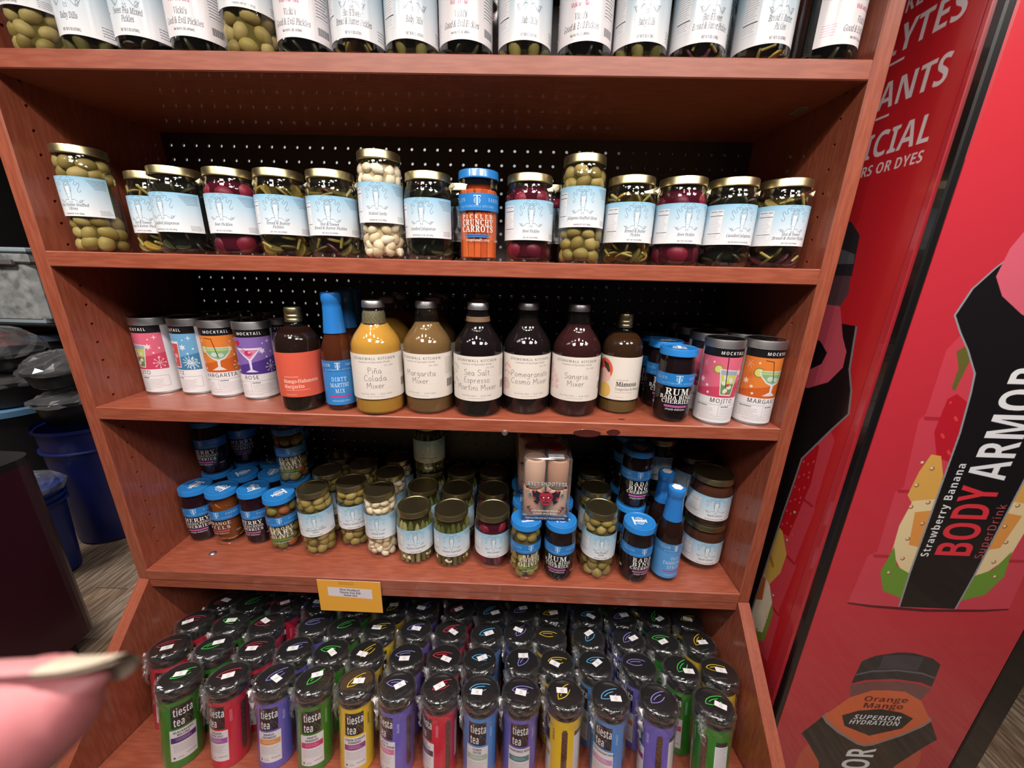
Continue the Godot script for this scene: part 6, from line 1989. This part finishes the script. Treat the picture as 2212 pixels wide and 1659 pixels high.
func small_things() -> void:
	var s := thing("price_card", "orange-yellow card with a white paper note hanging on the fourth shelf's edge", "sign", Vector3(0.4145, YO - 0.631, 0.005))
	s.rotation.z = -0.004
	part(s, "card", boxed("card", Vector3(0.128, 0.078, 0.0006), 0.0), M["white paper"])
	var q := MB.new()
	q.flat([Vector3(-0.064, -0.039, 0.0004), Vector3(0.064, -0.039, 0.0004), Vector3(0.064, 0.039, 0.0004), Vector3(-0.064, 0.039, 0.0004)], Vector3(0, 0, 1), [Vector2(0, 1), Vector2(1, 1), Vector2(1, 0), Vector2(0, 0)])
	part(s, "card_print", q.done(), sign_print())
	part(s, "tape", boxed("tape", Vector3(0.03, 0.008, 0.0002), 0.0), mat("tape", rgb(226, 160, 52), 0.25), Vector3(-0.005, 0.034, 0.0006))
	var c := thing("metal_stud", "small silver stud lying on the fourth shelf at the left", "stud", Vector3(0.098, S3 + 0.0003, -0.049))
	part(c, "stud_head", lathed("stud", [Vector2(0.0066, 0), Vector2(0.0064, 0.0012), Vector2(0.004, 0.0028), Vector2(0, 0.0034)], 16), M["steel"])
	part(c, "stud_rim", lathed("studrim", [Vector2(0.0074, 0), Vector2(0.0074, 0.0005), Vector2(0.0062, 0.0008)], 16), M["steel"])
	var p := thing("barcode_sticker", "narrow white sticker under the top shelf at the right", "sticker", Vector3(1.168, S0 - 0.0239, -0.100))
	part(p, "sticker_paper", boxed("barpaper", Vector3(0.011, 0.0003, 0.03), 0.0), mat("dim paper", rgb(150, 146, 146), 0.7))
	for i in 5:
		part(p, "sticker_bar", boxed("bar", Vector3(0.0075, 0.0002, 0.002), 0.0), M["black metal"], Vector3(0, -0.0003, -0.010 + i * 0.005))


func hand_at_left() -> void:
	var o := thing("person", "person's hand at the lower left, a finger with a long pale nail", "person", Vector3(0.522, 1.322, 0.608))
	var j := {"a": [0.6922, 1.4036, 0.5716, 0.0018], "b": [0.6838, 1.3982, 0.5734, 0.0058], "c": [0.6685, 1.3922, 0.5735, 0.0080], "d": [0.6238, 1.3746, 0.5704, 0.0094], "k1": [0.600, 1.365, 0.570, 0.0112], "k2": [0.595, 1.349, 0.582, 0.0112], "k3": [0.596, 1.335, 0.597, 0.0106], "k4": [0.600, 1.325, 0.613, 0.0098],
		"m2": [0.633, 1.350, 0.569, 0.0092], "t2": [0.623, 1.359, 0.589, 0.0080], "m3": [0.634, 1.333, 0.583, 0.0090], "t3": [0.624, 1.344, 0.603, 0.0078], "m4": [0.631, 1.321, 0.600, 0.0082], "t4": [0.622, 1.331, 0.619, 0.0070], "h0": [0.5355, 1.3539, 0.5921, 0.0140], "h1": [0.5443, 1.3722, 0.5654, 0.0115], "h2": [0.5637, 1.3803, 0.5489, 0.0098], "h3": [0.5804, 1.3825, 0.5374, 0.0080], "w": [0.522, 1.322, 0.608, 0.024], "f": [0.304, 1.214, 0.791, 0.040]}
	var bones := []
	for e in [["a", "b"], ["b", "c"], ["c", "d"], ["d", "k1"], ["k1", "k2"], ["k2", "k3"], ["k3", "k4"], ["k2", "m2"], ["m2", "t2"], ["k3", "m3"], ["m3", "t3"], ["k4", "m4"], ["m4", "t4"], ["h0", "h1"], ["h1", "h2"], ["h2", "h3"], ["k1", "w"], ["k2", "w"], ["k3", "w"], ["k4", "w"], ["w", "h0"], ["w", "f"]]:
		var a: Array = j[e[0]]
		var b: Array = j[e[1]]
		bones.append([Vector3(a[0], a[1], a[2]) - o.position, a[3], Vector3(b[0], b[1], b[2]) - o.position, b[3]])
	var skin := mat("skin", rgb(186, 110, 114), 0.55)
	skin.subsurf_scatter_enabled = true
	skin.subsurf_scatter_strength = 0.15
	part(o, "hand", body_mesh(bones, 0.0026, 0.005), skin)
	# the nail: a curved plate on the back of the fingertip
	var ax := Vector3(0.9872, 0.1570, 0.0288).normalized()
	var up := Vector3(-0.0338, 0.8534, -0.5235)
	up = (up - ax * up.dot(ax)).normalized()
	var sd := ax.cross(up)
	for piece in [["nail_bed", 0.0, 0.56, rgb(186, 124, 126)], ["nail_tip", 0.56, 1.0, rgb(186, 170, 150)]]:
		var b := MB.new()
		var rows := []
		for i in 9:
			var t: float = lerpf(piece[1], piece[2], i / 8.0)
			var row := []
			for k in 9:
				var a := (k - 6) / 4.0 * 0.9 * (1.0 if t < 0.7 else sqrt(maxf(0.02, 1.0 - pow((t - 0.7) / 0.31, 2.0))))
				var rr := lerpf(0.0066, 0.0052, t)
				var c := Vector3(0.6765, 1.4038, 0.5708) - o.position + ax * (t * 0.0195) - up * rr
				row.append([c + (up * cos(a) + sd * sin(a)) * rr, (up * cos(a) + sd * sin(a))])
			rows.append(row)
		for lay in 2:
			var dn := -0.0006 * lay
			var id := []
			for row in rows:
				var l := []
				for e in row:
					l.append(b.vert(e[0] + e[1] * dn, e[1] * (1.0 if lay == 0 else -1.0)))
				id.append(l)
			for i in 8:
				for k in 8:
					b.quad(id[i][k], id[i + 1][k], id[i + 1][k + 1], id[i][k + 1])
		var nl := part(o, piece[0], b.done(), mat(piece[0], piece[3], 0.5))
		nl.set_meta("label", "pale cream free edge of the long nail" if piece[0] == "nail_tip" else "pink part of the nail")
